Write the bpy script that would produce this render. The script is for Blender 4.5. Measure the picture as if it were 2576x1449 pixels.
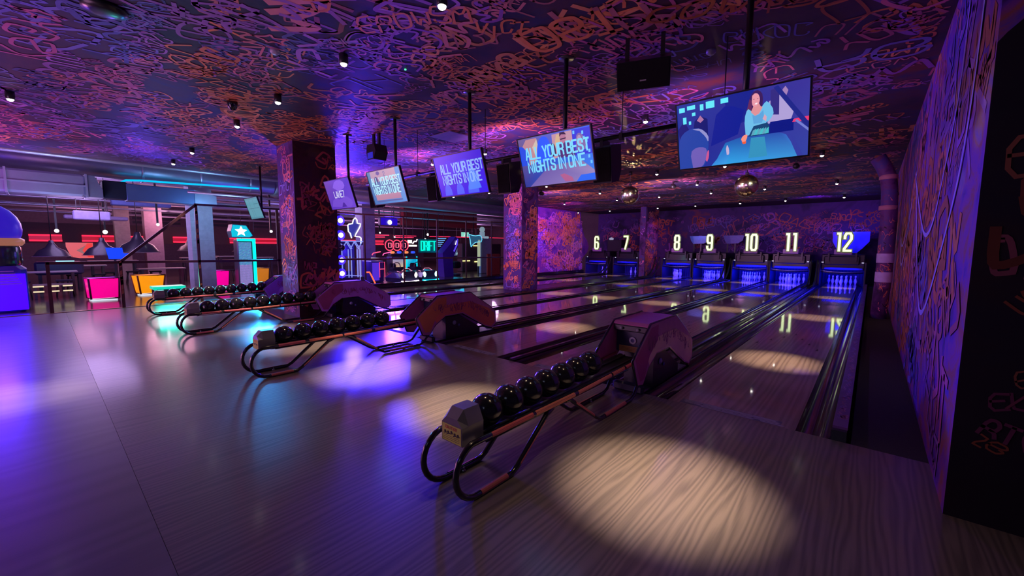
import bpy, math, random
from mathutils import Vector, Matrix, noise
R = math.radians
rnd = random.Random(7)
S = bpy.context.scene
for o in list(bpy.data.objects): bpy.data.objects.remove(o)
COL = S.collection
H = 3.62          # ceiling height
FOUL = 4.03       # foul line distance from the camera
EYE = 1.5

# ------------------------------------------------------------------ camera
yaw, pitch, roll = R(41.01), R(5.64), R(.39)
F = Vector((-math.sin(yaw)*math.cos(pitch), math.cos(yaw)*math.cos(pitch), -math.sin(pitch)))
Rt = Vector((math.cos(yaw), math.sin(yaw), 0)); Up = Rt.cross(F)
R2 = math.cos(roll)*Rt + math.sin(roll)*Up; U2 = -math.sin(roll)*Rt + math.cos(roll)*Up
cd = bpy.data.cameras.new('camera'); cam = bpy.data.objects.new('camera', cd); COL.objects.link(cam)
cam.matrix_world = Matrix(((R2.x,U2.x,-F.x,0),(R2.y,U2.y,-F.y,0),(R2.z,U2.z,-F.z,EYE),(0,0,0,1)))
cd.sensor_width = 36; cd.lens = 1035.6/2576*36; cd.clip_start = .05; cd.clip_end = 200
S.camera = cam

# ------------------------------------------------------------------ world, exposure
w = bpy.data.worlds.new('world'); S.world = w; w.use_nodes = True
w.node_tree.nodes['Background'].inputs[0].default_value = (.22,.09,.55,1)
w.node_tree.nodes['Background'].inputs[1].default_value = .05
S.view_settings.view_transform = 'Standard'; S.view_settings.look = 'None'
S.view_settings.gamma = 1; S.view_settings.exposure = 0; S.view_settings.use_curve_mapping = False

# ------------------------------------------------------------------ lights
def lamp(kind, loc, col, power, target=None, size=.1, angle=60, blend=.5, name='lamp', sy=None):
    d = bpy.data.lights.new(name, kind); d.color = col; d.energy = power
    if kind == 'SPOT': d.spot_size = R(angle); d.spot_blend = blend; d.shadow_soft_size = size
    elif kind == 'AREA':
        d.size = size
        if sy: d.shape = 'RECTANGLE'; d.size_y = sy
    else: d.shadow_soft_size = size
    o = bpy.data.objects.new(name, d); COL.objects.link(o); o.location = loc
    if target is not None:
        o.rotation_euler = (Vector(target)-Vector(loc)).to_track_quat('-Z','Y').to_euler()
    return o
LANES = {12:-.904, 11:-2.737, 10:-4.318, 9:-6.125, 8:-7.73, 7:-10.60, 6:-12.47}
GRID = {12:-.95, 11:-2.86, 10:-4.55, 9:-6.45, 8:-8.26, 7:-11.35, 6:-13.25}
DL = []          # every downlight of the ceiling: (lane, x, y)
for n, x in GRID.items():
    for y in (2.37, 6.5, 11.2, 16.2, 20.6):
        if n == 7 and y > 3: x = -10.9
        if n == 6 and y > 3: x = -12.9
        DL.append((n, x, y))
for n, y in ((10,13.85),(8,13.8),(6,14.0)): DL.append((n, LANES[n], y))
WARM = (1,.74,.55)
for i, (n, x, y) in enumerate(DL):
    lx = LANES[n] if y > 3 else x
    near = y < 3
    pw = 1350 if near else 1100
    if near and n < 10: pw = 1000
    if 13 < y < 15: continue
    lamp('SPOT', (x, y, H-.175), WARM, pw, (lx+.03, y-.05 if not near else y+.15, 0), .03, 25 if near else 22, 1.0, 'downlight_beam')
    if near or y < 12: lamp('SPOT', (x, y, H-.175), (1,.68,.42), (46 if n > 9 else 30) if near else 20, (lx, y, 0), .03, 78 if near else 60, 1.0, 'downlight_spill')
# lamps over the concourse at the left
for x, y in ((-9.2,-.1),(-6.2,-.35),(-4.2,-1.2)):
    lamp('SPOT', (x, y, H-.1), WARM, 650, (x, y, 0), .03, 26, 1.0, 'downlight_beam')
# coloured washes; most are unseen lamps added to tint ceiling, floor and walls
BL = (.08,.03,1)
lamp('SPOT', (-14.0,6.5,2.2), (.10,.03,1), 2900, (-6.4,4.2,3.9), .3, 70, .9, 'blue_wash')
lamp('SPOT', (-14.0,7.2,2.3), (.02,.01,1), 1500, (-5.0,2.6,0), .4, 60, .9, 'blue_wash')  # added to lay the blue streak on the floor
lamp('SPOT', (-15.4,9.9,2.45), (.02,.005,1), 5200, (-4.6,2.6,0), .4, 34, .9, 'blue_wash')
lamp('SPOT', (-16.9,5.3,1.6), (.02,.34,1), 1300, (-6.5,1.9,0), .45, 45, .9, 'cyan_fill')  # added to strengthen the tower's reflection on the floor
lamp('SPOT', (-14.0,-.7,1.7), (.08,.02,1), 220, (-7,-.4,0), .3, 60, .9, 'blue_wash')
lamp('AREA', (-14.05,2.25,.55), (0,.85,.6), 16, (-11.5,2.3,.35), .5, name='teal_wash')
lamp('SPOT', (-14.4,1.9,2.5), (.12,.05,1), 130, (-11.0,2.7,3.9), .2, 80, .9, 'blue_wash')
lamp('AREA', (-6,-3.5,1.2), (.68,.28,.62), 145, (-6.6,.2,3.6), 3.0, name='violet_fill')
lamp('AREA', (-13.8,-3.0,1.0), (.85,.26,.55), 230, (-12.2,.2,3.6), 2.5, name='magenta_wash')
lamp('AREA', (-6.5,-2.6,3.45), (.16,.26,.85), 26, (-6.5,-1.2,0), 3, name='cool_fill')
lamp('AREA', (-.6,-2.6,3.45), (.35,.38,.62), 14, (-2.6,3.4,.3), 1.5, name='soft_fill')  # unseen fill added behind the camera
for x, pw in ((-1.9,130),(-5.2,260),(-8.2,330),(-11.5,330)):
    lamp('SPOT', (x,5.2,2.75), (.70,.24,.75), pw, (x-.2,10.5,3.62), .2, 150, .8, 'violet_fill')  # free in the air without a fixture, added to brighten the ceiling
lamp('SPOT', (-3.2,12.5,2.6), (.25,.08,1), 150, (-1.6,14.5,3.62), .1, 120, .9, 'blue_wash')
lamp('SPOT', (-9.5,12.5,2.7), (.72,.38,.85), 330, (-9,17,3.62), .1, 140, .9, 'violet_fill')
lamp('SPOT', (-9.9,15.8,3.3), (.62,.10,.95), 620, (-13.3,19.2,1.9), .1, 80, .6, 'violet_fill')
lamp('SPOT', (-5.0,12.6,2.6), (.80,.48,.75), 330, (-5.5,17,3.62), .1, 150, .9, 'violet_fill')
lamp('SPOT', (-1.8,20.0,3.3), (.35,.05,1), 130, (-2.2,24.1,2.8), .1, 100, .8, 'violet_fill')
lamp('SPOT', (-7.2,20.0,3.3), (.5,.08,.8), 30, (-6.8,24.1,2.8), .1, 110, .8, 'violet_fill')
lamp('SPOT', (-11.5,20.6,3.3), (.4,.08,.8), 12, (-11.5,24.1,2.8), .1, 90, .8, 'violet_fill')
lamp('SPOT', (-3.4,9.0,3.0), (.34,.09,1), 150, (.4,6.4,1.8), .1, 75, .8, 'violet_fill')
lamp('SPOT', (-9.6,-.5,3.3), (.8,.35,.8), 150, (-9.4,3.5,1.7), .1, 40, .8, 'violet_fill')
lamp('SPOT', (-5.5,8.5,3.3), (.6,.25,.9), 90, (-9,11,1.8), .1, 55, .8, 'violet_fill')
lamp('SPOT', (-6.5,19.0,3.3), (.85,.10,.75), 190, (-9.0,22,1.6), .1, 45, .8, 'violet_fill')
for n, x in LANES.items():
    pw = {12:30, 11:60, 10:60, 9:55, 8:34, 7:16, 6:14}[n]
    lamp('AREA', (x, 22.05, .57), (.0,.006,1), pw*1.25, (x, 22.9, .12), 1.0, name='pin_deck_light', sy=.05)
for x, y, tx in ((-3.6,8.6,-2.32),(-.9,9.6,-2.32),(-6.6,8.9,-5.22),(-4.2,9.2,-5.22)):
    lamp('SPOT', (x,y,3.45), (1,.95,.75), 60, (tx,11,2.97), .03, 12, .5, 'mirror_ball_beam')
# arcade hall beyond the railing
for x, y, z, c, p in ((-19,1,3.3,(.55,.38,.85),260),(-19,9,3.5,(.5,.35,.9),330),(-24,4,3.0,(.8,.35,.5),300),(-24,15,3.2,(.7,.25,.6),420),(-21,21,3.2,(.6,.3,.7),330),(-30,2,3.2,(.7,.3,.5),260),
                      (-15.2,-1.6,2.2,(.08,.02,1),260),(-16.3,8.3,1.3,(.12,.05,1),140),(-17.2,14.2,.9,(.0,.6,1),60),(-18,-4,2.6,(.35,.12,.9),120),):
    lamp('POINT', (x,y,z), c, p, None, 1.1, name='arcade_fill')

lamp('AREA', (-14.6,.4,1.7), (.35,.45,.9), 40, (-16.2,.4,3.1), .8, name='arcade_fill')  # unseen lamp added to brighten the ducts
lamp('AREA', (-14.8,3.6,2.3), (.2,.5,.95), 25, (-16.4,3.6,3.5), .8, name='arcade_fill')  # second unseen lamp added for the round duct

# ------------------------------------------------------------------ materials
def mat(name, build):
    m = bpy.data.materials.new(name); m.use_nodes = True
    nt = m.node_tree; b = nt.nodes['Principled BSDF']; build(nt, b); return m
def node(nt, t, **k):
    n = nt.nodes.new(t)
    for a, v in k.items(): setattr(n, a, v)
    return n
def attr_mat(name, rough=.5, metal=0, coat=0, var=.25, scale=9, bump=0, spec=.5):
    def f(nt, b):
        a = node(nt,'ShaderNodeAttribute'); a.attribute_name = 'Col'
        n = node(nt,'ShaderNodeTexNoise'); n.inputs['Scale'].default_value = scale; n.inputs['Detail'].default_value = 4
        tc = node(nt,'ShaderNodeTexCoord'); nt.links.new(tc.outputs['Object'], n.inputs['Vector'])
        mr = node(nt,'ShaderNodeMapRange'); mr.inputs['To Min'].default_value = 1-var; mr.inputs['To Max'].default_value = 1+var
        nt.links.new(n.outputs['Fac'], mr.inputs['Value'])
        mx = node(nt,'ShaderNodeVectorMath', operation='SCALE')
        nt.links.new(a.outputs['Color'], mx.inputs[0]); nt.links.new(mr.outputs[0], mx.inputs['Scale'])
        nt.links.new(mx.outputs[0], b.inputs['Base Color'])
        b.inputs['Roughness'].default_value = rough; b.inputs['Metallic'].default_value = metal
        b.inputs['Coat Weight'].default_value = coat; b.inputs['Coat Roughness'].default_value = .08
        b.inputs['Specular IOR Level'].default_value = spec
        if bump:
            bp = node(nt,'ShaderNodeBump'); bp.inputs['Strength'].default_value = bump; bp.inputs['Distance'].default_value = .01
            nt.links.new(n.outputs['Fac'], bp.inputs['Height']); nt.links.new(bp.outputs[0], b.inputs['Normal'])
    return mat(name, f)
def emit_mat(name, strength):
    def f(nt, b):
        a = node(nt,'ShaderNodeAttribute'); a.attribute_name = 'Col'
        nt.links.new(a.outputs['Color'], b.inputs['Emission Color']); b.inputs['Emission Strength'].default_value = strength
        b.inputs['Base Color'].default_value = (.02,.02,.02,1); b.inputs['Roughness'].default_value = .3
    return mat(name, f)
MATTE = attr_mat('painted surface', .6)
SATIN = attr_mat('satin surface', .35, coat=.2)
GLOSS = attr_mat('gloss plastic', .16, coat=.6, var=.12)
METAL = attr_mat('metal', .3, metal=1, var=.15)
DUCT = attr_mat('galvanised duct', .38, metal=.7, var=.2, scale=3)
SPRAY = attr_mat('spray paint', .55, var=.2, scale=4, spec=.3)
BALLM = attr_mat('polished ball', .14, coat=.35, var=.3, scale=14)
RUBBER = attr_mat('dark fabric', .9, var=.35, scale=60, bump=.2, spec=.2)
EM = {}
def emit(s):
    if s not in EM: EM[s] = emit_mat('light emitting %g'%s, s)
    return EM[s]
def graffiti_base(name, cols, scale=.6):
    def f(nt, b):
        tc = node(nt,'ShaderNodeTexCoord'); n = node(nt,'ShaderNodeTexNoise')
        n.inputs['Scale'].default_value = scale; n.inputs['Detail'].default_value = 6; n.inputs['Roughness'].default_value = .62; n.inputs['Distortion'].default_value = .6
        nt.links.new(tc.outputs['Object'], n.inputs['Vector'])
        r = node(nt,'ShaderNodeValToRGB'); e = r.color_ramp.elements
        ps = [.3,.42,.5,.58,.68]
        while len(e) < len(cols): e.new(.5)
        for i, c in enumerate(cols): e[i].position = ps[i]; e[i].color = (*c,1)
        nt.links.new(n.outputs['Fac'], r.inputs[0]); nt.links.new(r.outputs[0], b.inputs['Base Color'])
        b.inputs['Roughness'].default_value = .6; b.inputs['Specular IOR Level'].default_value = .3
    return mat(name, f)
G_CEIL = graffiti_base('ceiling paint', [(.018,.014,.035),(.04,.022,.07),(.085,.03,.07),(.035,.035,.13),(.16,.045,.04)])
G_PILL = graffiti_base('pillar paint', [(.03,.01,.06),(.08,.02,.14),(.16,.05,.22),(.08,.06,.30),(.22,.06,.10)], 2.2)
G_PILL_SHADE = graffiti_base('shaded pillar paint', [(.02,.006,.012),(.04,.01,.02),(.06,.012,.03),(.04,.01,.04),(.09,.02,.02)], 2.2)  # darker base with the shade of the near pillar's side painted in
G_WALL = graffiti_base('wall paint', [(.06,.02,.16),(.16,.04,.40),(.22,.06,.45),(.30,.08,.40),(.18,.08,.5)], 1.1)
G_RIGHT = graffiti_base('right wall paint', [(.03,.01,.10),(.12,.03,.36),(.22,.05,.30),(.30,.09,.07),(.10,.05,.42)], 2.4)
G_BACK = graffiti_base('mural paint', [(.01,.008,.03),(.03,.012,.09),(.07,.02,.16),(.05,.02,.15),(.20,.04,.05)], .7)
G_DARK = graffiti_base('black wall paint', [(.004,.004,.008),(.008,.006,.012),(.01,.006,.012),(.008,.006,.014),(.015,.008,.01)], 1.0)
def wood(name, dark, light, rough, coat, wscale=6, streak=.1, coat_r=.05, bump=.05, dist=13, dsc=1.2):
    def f(nt, b):
        tc = node(nt,'ShaderNodeTexCoord'); mp = node(nt,'ShaderNodeMapping')
        mp.inputs['Scale'].default_value = (1,streak,1); nt.links.new(tc.outputs['Object'], mp.inputs['Vector'])
        wv = node(nt,'ShaderNodeTexWave', bands_direction='X'); wv.inputs['Scale'].default_value = wscale
        wv.inputs['Distortion'].default_value = dist; wv.inputs['Detail'].default_value = 1.5; wv.inputs['Detail Scale'].default_value = dsc; wv.inputs['Detail Roughness'].default_value = .45
        nt.links.new(mp.outputs[0], wv.inputs['Vector'])
        m2 = node(nt,'ShaderNodeMapping'); m2.inputs['Scale'].default_value = (90,1.6,1); nt.links.new(tc.outputs['Object'], m2.inputs['Vector'])
        n2 = node(nt,'ShaderNodeTexNoise'); n2.inputs['Scale'].default_value = 1; n2.inputs['Detail'].default_value = 3; nt.links.new(m2.outputs[0], n2.inputs['Vector'])
        ad = node(nt,'ShaderNodeMath', operation='MULTIPLY_ADD'); ad.inputs[1].default_value = .45
        nt.links.new(wv.outputs['Fac'], ad.inputs[0])
        sc = node(nt,'ShaderNodeMath', operation='MULTIPLY'); sc.inputs[1].default_value = .6
        nt.links.new(n2.outputs['Fac'], sc.inputs[0]); nt.links.new(sc.outputs[0], ad.inputs[2])
        r = node(nt,'ShaderNodeValToRGB'); r.color_ramp.elements[0].color = (*dark,1); r.color_ramp.elements[1].color = (*light,1)
        r.color_ramp.elements[0].position = .15; r.color_ramp.elements[1].position = .72
        nt.links.new(ad.outputs[0], r.inputs[0]); nt.links.new(r.outputs[0], b.inputs['Base Color'])
        b.inputs['Roughness'].default_value = rough; b.inputs['Coat Weight'].default_value = coat; b.inputs['Coat Roughness'].default_value = coat_r
        if bump:
            bp = node(nt,'ShaderNodeBump'); bp.inputs['Strength'].default_value = bump; bp.inputs['Distance'].default_value = .002
            nt.links.new(ad.outputs[0], bp.inputs['Height']); nt.links.new(bp.outputs[0], b.inputs['Normal'])
    return mat(name, f)
WOOD = wood('approach boards', (.10,.083,.072), (.195,.158,.13), .36, .45, 8, .085, .13, .05, 14, 1.1)
LANE = wood('oiled lane', (.16,.11,.08), (.34,.25,.19), .3, 1.0, 5, .05, .04, 0)
CONC = wood('concourse floor', (.15,.135,.15), (.19,.17,.185), .33, .25, 1.5, .3, .15)
ARCF = wood('arcade floor', (.07,.045,.035), (.13,.085,.06), .2, .4, 3, .2, .12)
CARPET = attr_mat('black carpet', .95, var=.5, scale=180, bump=.3, spec=.1)

# ------------------------------------------------------------------ mesh builder
class MB:
    def __init__(s): s.v=[]; s.f=[]; s.c=[]; s.mi=[]; s.cur=0; s.sm=[]
    def add(s, vs, fs, col, smooth=False, vcols=None):
        b = len(s.v); s.v += [tuple(v) for v in vs]
        for f in fs:
            s.f.append([b+i for i in f])
            s.c.append([vcols[i] for i in f] if vcols else [col]*len(f))
            s.mi.append(s.cur); s.sm.append(smooth)
        return s
    def box(s, lo, hi, col):
        x0,y0,z0 = lo; x1,y1,z1 = hi
        return s.add([(x0,y0,z0),(x1,y0,z0),(x1,y1,z0),(x0,y1,z0),(x0,y0,z1),(x1,y0,z1),(x1,y1,z1),(x0,y1,z1)],
            [(0,3,2,1),(4,5,6,7),(0,1,5,4),(1,2,6,5),(2,3,7,6),(3,0,4,7)], col)
    def bbox(s, lo, hi, col, b=.01):          # box with chamfered edges
        x0,y0,z0 = lo; x1,y1,z1 = hi
        vs=[];
        for (z,i) in ((z0,b),(z0+b,0),(z1-b,0),(z1,b)):
            for (x,y) in ((x0+i+b,y0+i),(x1-i-b,y0+i),(x1-i,y0+i+b),(x1-i,y1-i-b),(x1-i-b,y1-i),(x0+i+b,y1-i),(x0+i,y1-i-b),(x0+i,y0+i+b)): vs.append((x,y,z))
        fs=[tuple(range(7,-1,-1)), tuple(range(24,32))]
        for k in range(3):
            for j in range(8):
                a=k*8+j; c=k*8+(j+1)%8; fs.append((a,c,c+8,a+8))
        return s.add(vs,fs,col)
    def prism(s, poly, axis, a, b, col):      # polygon in the plane of the two other axes, extruded a..b along axis
        n = len(poly)
        def p(u,v,w):
            return {'x':(w,u,v),'y':(u,w,v),'z':(u,v,w)}[axis]
        vs = [p(u,v,a) for u,v in poly]+[p(u,v,b) for u,v in poly]
        fs = [tuple(range(n-1,-1,-1)), tuple(range(n,2*n))]+[(i,(i+1)%n,(i+1)%n+n,i+n) for i in range(n)]
        return s.add(vs, fs, col)
    def tube(s, path, r, col, seg=10, closed=False, cap=True):
        P = [Vector(p) for p in path]; n = len(P); rings=[]; prev=None
        for i in range(n):
            if closed: t = (P[(i+1)%n]-P[i-1])
            else: t = P[min(i+1,n-1)]-P[max(i-1,0)]
            t.normalize()
            if prev is None:
                up = Vector((0,0,1)) if abs(t.z)<.9 else Vector((1,0,0)); a = t.cross(up).normalized()
            else: a = (prev - t*prev.dot(t)).normalized()
            prev = a; b = t.cross(a)
            rr = r[i] if isinstance(r,(list,tuple)) else r
            rings.append([P[i]+a*math.cos(k*2*math.pi/seg)*rr+b*math.sin(k*2*math.pi/seg)*rr for k in range(seg)])
        vs=[v for g in rings for v in g]; fs=[]
        for i in range(n if closed else n-1):
            j=(i+1)%n
            for k in range(seg): l=(k+1)%seg; fs.append((i*seg+k,i*seg+l,j*seg+l,j*seg+k))
        if cap and not closed: fs += [tuple(range(seg-1,-1,-1)), tuple((n-1)*seg+k for k in range(seg))]
        return s.add(vs, fs, col, True)
    def lathe(s, prof, c, col, seg=20, axis='z', vcol=None):
        vs=[]; fs=[]; n=len(prof)
        for r,h in prof:
            for k in range(seg):
                a=2*math.pi*k/seg; x=r*math.cos(a); y=r*math.sin(a)
                vs.append({'z':(c[0]+x,c[1]+y,c[2]+h),'y':(c[0]+x,c[1]+h,c[2]+y),'x':(c[0]+h,c[1]+x,c[2]+y)}[axis])
        for i in range(n-1):
            for k in range(seg): l=(k+1)%seg; fs.append((i*seg+k,i*seg+l,(i+1)*seg+l,(i+1)*seg+k))
        return s.add(vs, fs, col, True)
    def sphere(s, c, r, col, seg=24, rings=14, sq=(1,1,1)):
        prof=[]; vs=[]; fs=[]
        for i in range(rings+1):
            t=math.pi*i/rings
            for k in range(seg):
                a=2*math.pi*k/seg
                vs.append((c[0]+r*sq[0]*math.sin(t)*math.cos(a), c[1]+r*sq[1]*math.sin(t)*math.sin(a), c[2]-r*sq[2]*math.cos(t)))
        for i in range(rings):
            for k in range(seg): l=(k+1)%seg; fs.append((i*seg+k,i*seg+l,(i+1)*seg+l,(i+1)*seg+k))
        return s.add(vs,fs,col,True)
    def ribbon(s, pts, width, place, col, depth=0, closed=False, cap=True, z=0):
        # flat pen stroke; place(u, v, w) maps the drawing plane into space, w = height above it
        P=[Vector((p[0],p[1])) for p in pts]; n=len(P)
        if n<2: return s
        L=[];Rr=[]; h=width/2
        for i in range(n):
            if closed: a=P[i]-P[i-1]; b=P[(i+1)%n]-P[i]
            else: a=P[i]-P[i-1] if i else P[1]-P[0]; b=P[i+1]-P[i] if i<n-1 else a
            a=a.normalized() if a.length>1e-9 else Vector((1,0)); b=b.normalized() if b.length>1e-9 else a
            t=(a+b); t=t.normalized() if t.length>1e-6 else a
            nn=Vector((-t.y,t.x)); k=h/max(.45,nn.dot(Vector((-a.y,a.x))))
            q=P[i].copy()
            if cap and not closed:
                if i==0: q-=t*h*.8
                if i==n-1: q+=t*h*.8
            L.append(q+nn*k); Rr.append(q-nn*k)
        vs=[];fs=[]
        for i in range(n): vs+= [place(L[i].x,L[i].y,z+depth), place(Rr[i].x,Rr[i].y,z+depth)]
        if depth:
            for i in range(n): vs+= [place(L[i].x,L[i].y,z), place(Rr[i].x,Rr[i].y,z)]
        o=2*n
        for i in range(n if closed else n-1):
            j=(i+1)%n; fs.append((2*i,2*i+1,2*j+1,2*j))
            if depth: fs += [(o+2*i,o+2*j,o+2*j+1,o+2*i+1),(2*i,2*j,o+2*j,o+2*i),(2*i+1,o+2*i+1,o+2*j+1,2*j+1)]
        if depth and not closed:
            fs += [(0,o,o+1,1),(2*n-2,2*n-1,o+2*n-1,o+2*n-2)]
        return s.add(vs,fs,col)
    def build(s, name, mats, parent=None, loc=None):
        me = bpy.data.meshes.new(name); me.from_pydata(s.v,[],s.f)
        for m in (mats if isinstance(mats,(list,tuple)) else [mats]): me.materials.append(m)
        at = me.color_attributes.new('Col','FLOAT_COLOR','CORNER'); buf=[]
        for cs in s.c:
            for c in cs: buf += [c[0],c[1],c[2],1]
        at.data.foreach_set('color', buf)
        me.polygons.foreach_set('material_index', s.mi); me.polygons.foreach_set('use_smooth', s.sm)
        me.update(); o = bpy.data.objects.new(name, me); COL.objects.link(o)
        if loc is not None: o.location = loc
        if parent is not None: o.parent = parent
        return o
def tag(o, label, cat, group=None, kind=None):
    o['label'] = label; o['category'] = cat
    if group: o['group'] = group
    if kind: o['kind'] = kind
    return o
def thing(name, loc, label, cat, group=None, rz=0):
    o = bpy.data.objects.new(name, None); COL.objects.link(o); o.location = loc; o.rotation_euler = (0,0,rz)
    o.empty_display_size = .1
    return tag(o, label, cat, group)
def struct(o): o['kind'] = 'structure'; return o
def copy_tree(o, parent=None):
    c = o.copy(); COL.objects.link(c)
    if parent is not None: c.parent = parent; c.matrix_parent_inverse = o.matrix_parent_inverse.copy()
    for ch in list(o.children): copy_tree(ch, c)
    return c
def chaikin(p, k=2, closed=False):
    for _ in range(k):
        q=[] if closed else [p[0]]
        m=len(p)
        for i in range(m if closed else m-1):
            a=p[i]; b=p[(i+1)%m]
            q += [(a[0]*.75+b[0]*.25,a[1]*.75+b[1]*.25),(a[0]*.25+b[0]*.75,a[1]*.25+b[1]*.75)]
        if not closed: q.append(p[-1])
        p=q
    return p

# ------------------------------------------------------------------ stroke lettering
c_=.16
GL = {
'A':[[(0,0),(.38,1),(.62,1),(1,0)],[(.17,.3),(.83,.3)]], 'B':[[(0,.5),(.75,.5),(1,.62),(1,.87),(.78,1),(0,1),(0,0),(.78,0),(1,.13),(1,.4),(.75,.5)]],
'C':[[(1,.72),(1,.86),(.8,1),(.2,1),(0,.86),(0,.14),(.2,0),(.8,0),(1,.14),(1,.28)]], 'D':[[(0,0),(0,1),(.75,1),(1,.85),(1,.15),(.75,0),(0,0)]],
'E':[[(1,1),(0,1),(0,0),(1,0)],[(0,.5),(.8,.5)]], 'F':[[(1,1),(0,1),(0,0)],[(0,.5),(.8,.5)]],
'G':[[(1,.74),(1,.86),(.8,1),(.2,1),(0,.86),(0,.14),(.2,0),(.8,0),(1,.14),(1,.45),(.55,.45)]], 'H':[[(0,0),(0,1)],[(1,0),(1,1)],[(0,.5),(1,.5)]],
'I':[[(.5,0),(.5,1)]], 'J':[[(1,1),(1,.14),(.8,0),(.2,0),(0,.14),(0,.3)]], 'K':[[(0,0),(0,1)],[(1,1),(.1,.45),(1,0)]], 'L':[[(0,1),(0,0),(1,0)]],
'M':[[(0,0),(0,1),(.5,.35),(1,1),(1,0)]], 'N':[[(0,0),(0,1),(1,0),(1,1)]], 'O':[[(.2,1),(.8,1),(1,.86),(1,.14),(.8,0),(.2,0),(0,.14),(0,.86),(.2,1)]],
'P':[[(0,0),(0,1),(.78,1),(1,.87),(1,.58),(.78,.45),(0,.45)]], 'R':[[(0,0),(0,1),(.78,1),(1,.87),(1,.6),(.78,.48),(0,.48)],[(.6,.48),(1,.3),(1,0)]],
'S':[[(1,.74),(1,.86),(.8,1),(.2,1),(0,.86),(0,.66),(.15,.56),(.85,.44),(1,.34),(1,.14),(.8,0),(.2,0),(0,.14),(0,.26)]], 'T':[[(0,1),(1,1)],[(.5,1),(.5,0)]],
'U':[[(0,1),(0,.14),(.2,0),(.8,0),(1,.14),(1,1)]], 'V':[[(0,1),(.5,0),(1,1)]], 'W':[[(0,1),(.25,0),(.5,.65),(.75,0),(1,1)]], 'X':[[(0,0),(1,1)],[(0,1),(1,0)]],
'Y':[[(0,1),(.5,.45),(1,1)],[(.5,.45),(.5,0)]], 'Z':[[(0,1),(1,1),(0,0),(1,0)]],
'0':[[(.2,1),(.8,1),(1,.88),(1,.12),(.8,0),(.2,0),(0,.12),(0,.88),(.2,1)]], '1':[[(.25,1),(.75,1),(.75,0)]],
'2':[[(0,.72),(0,.86),(.2,1),(.8,1),(1,.86),(1,.66),(0,.1),(0,0),(1,0)]], '6':[[(1,.78),(1,.88),(.8,1),(.2,1),(0,.88),(0,.12),(.2,0),(.8,0),(1,.12),(1,.42),(.8,.54),(0,.54)]],
'7':[[(0,1),(1,1),(1,.8),(.35,0)]], '8':[[(.2,1),(.8,1),(1,.88),(1,.64),(.8,.53),(.2,.53),(0,.64),(0,.88),(.2,1)],[(.2,.53),(0,.42),(0,.12),(.2,0),(.8,0),(1,.12),(1,.42),(.8,.53)]],
'9':[[(0,.22),(0,.12),(.2,0),(.8,0),(1,.12),(1,.88),(.8,1),(.2,1),(0,.88),(0,.58),(.2,.46),(1,.46)]],
'*':[[(.5,0),(0,.6),(.1,.95),(.5,.75),(.9,.95),(1,.6),(.5,0)]], '+':[[(.5,0),(.62,.38),(1,.4),(.7,.6),(.8,1),(.5,.75),(.2,1),(.3,.6),(0,.4),(.38,.38),(.5,0)]],
'@':[[(0,.2),(0,.9),(.3,.5),(.5,1),(.7,.5),(1,.9),(1,.2),(0,.2)]], '~':[[(0,.5),(.3,.9),(.55,.2),(.75,.8),(1,.4),(.8,.1),(.3,0)]],
}
def text(mb, s, place, x, y, h, w, gap, t, col, depth=0, z=0, slant=0, i_w=.0):
    cx = x
    for ch in s:
        if ch == ' ': cx += w*.55; continue
        ww = w*(i_w if ch in 'I' else (.6 if ch=='1' else 1))
        for st in GL[ch]:
            cl = st[0]==st[-1] and len(st)>3
            pts=[(cx+p[0]*ww+p[1]*h*slant, y+p[1]*h) for p in (st[:-1] if cl else st)]
            mb.ribbon(pts, t, place, col, depth, cl, True, z)
        cx += ww+gap
    return cx-x-gap
def text_w(s, w, gap, i_w=.0):
    c=0
    for ch in s: c += w*.55 if ch==' ' else w*(i_w if ch=='I' else (.6 if ch=='1' else 1))+gap
    return c-gap
KEYS=[k for k in GL if k not in '0126789']
PAL = [[(.85,.26,.10),(.75,.20,.10),(.9,.34,.16)],[(.75,.18,.30),(.62,.14,.34),(.8,.25,.3)],[(.42,.14,.62),(.5,.2,.7),(.36,.12,.55)],[(.16,.13,.55),(.22,.18,.6),(.12,.10,.42)]]
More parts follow.
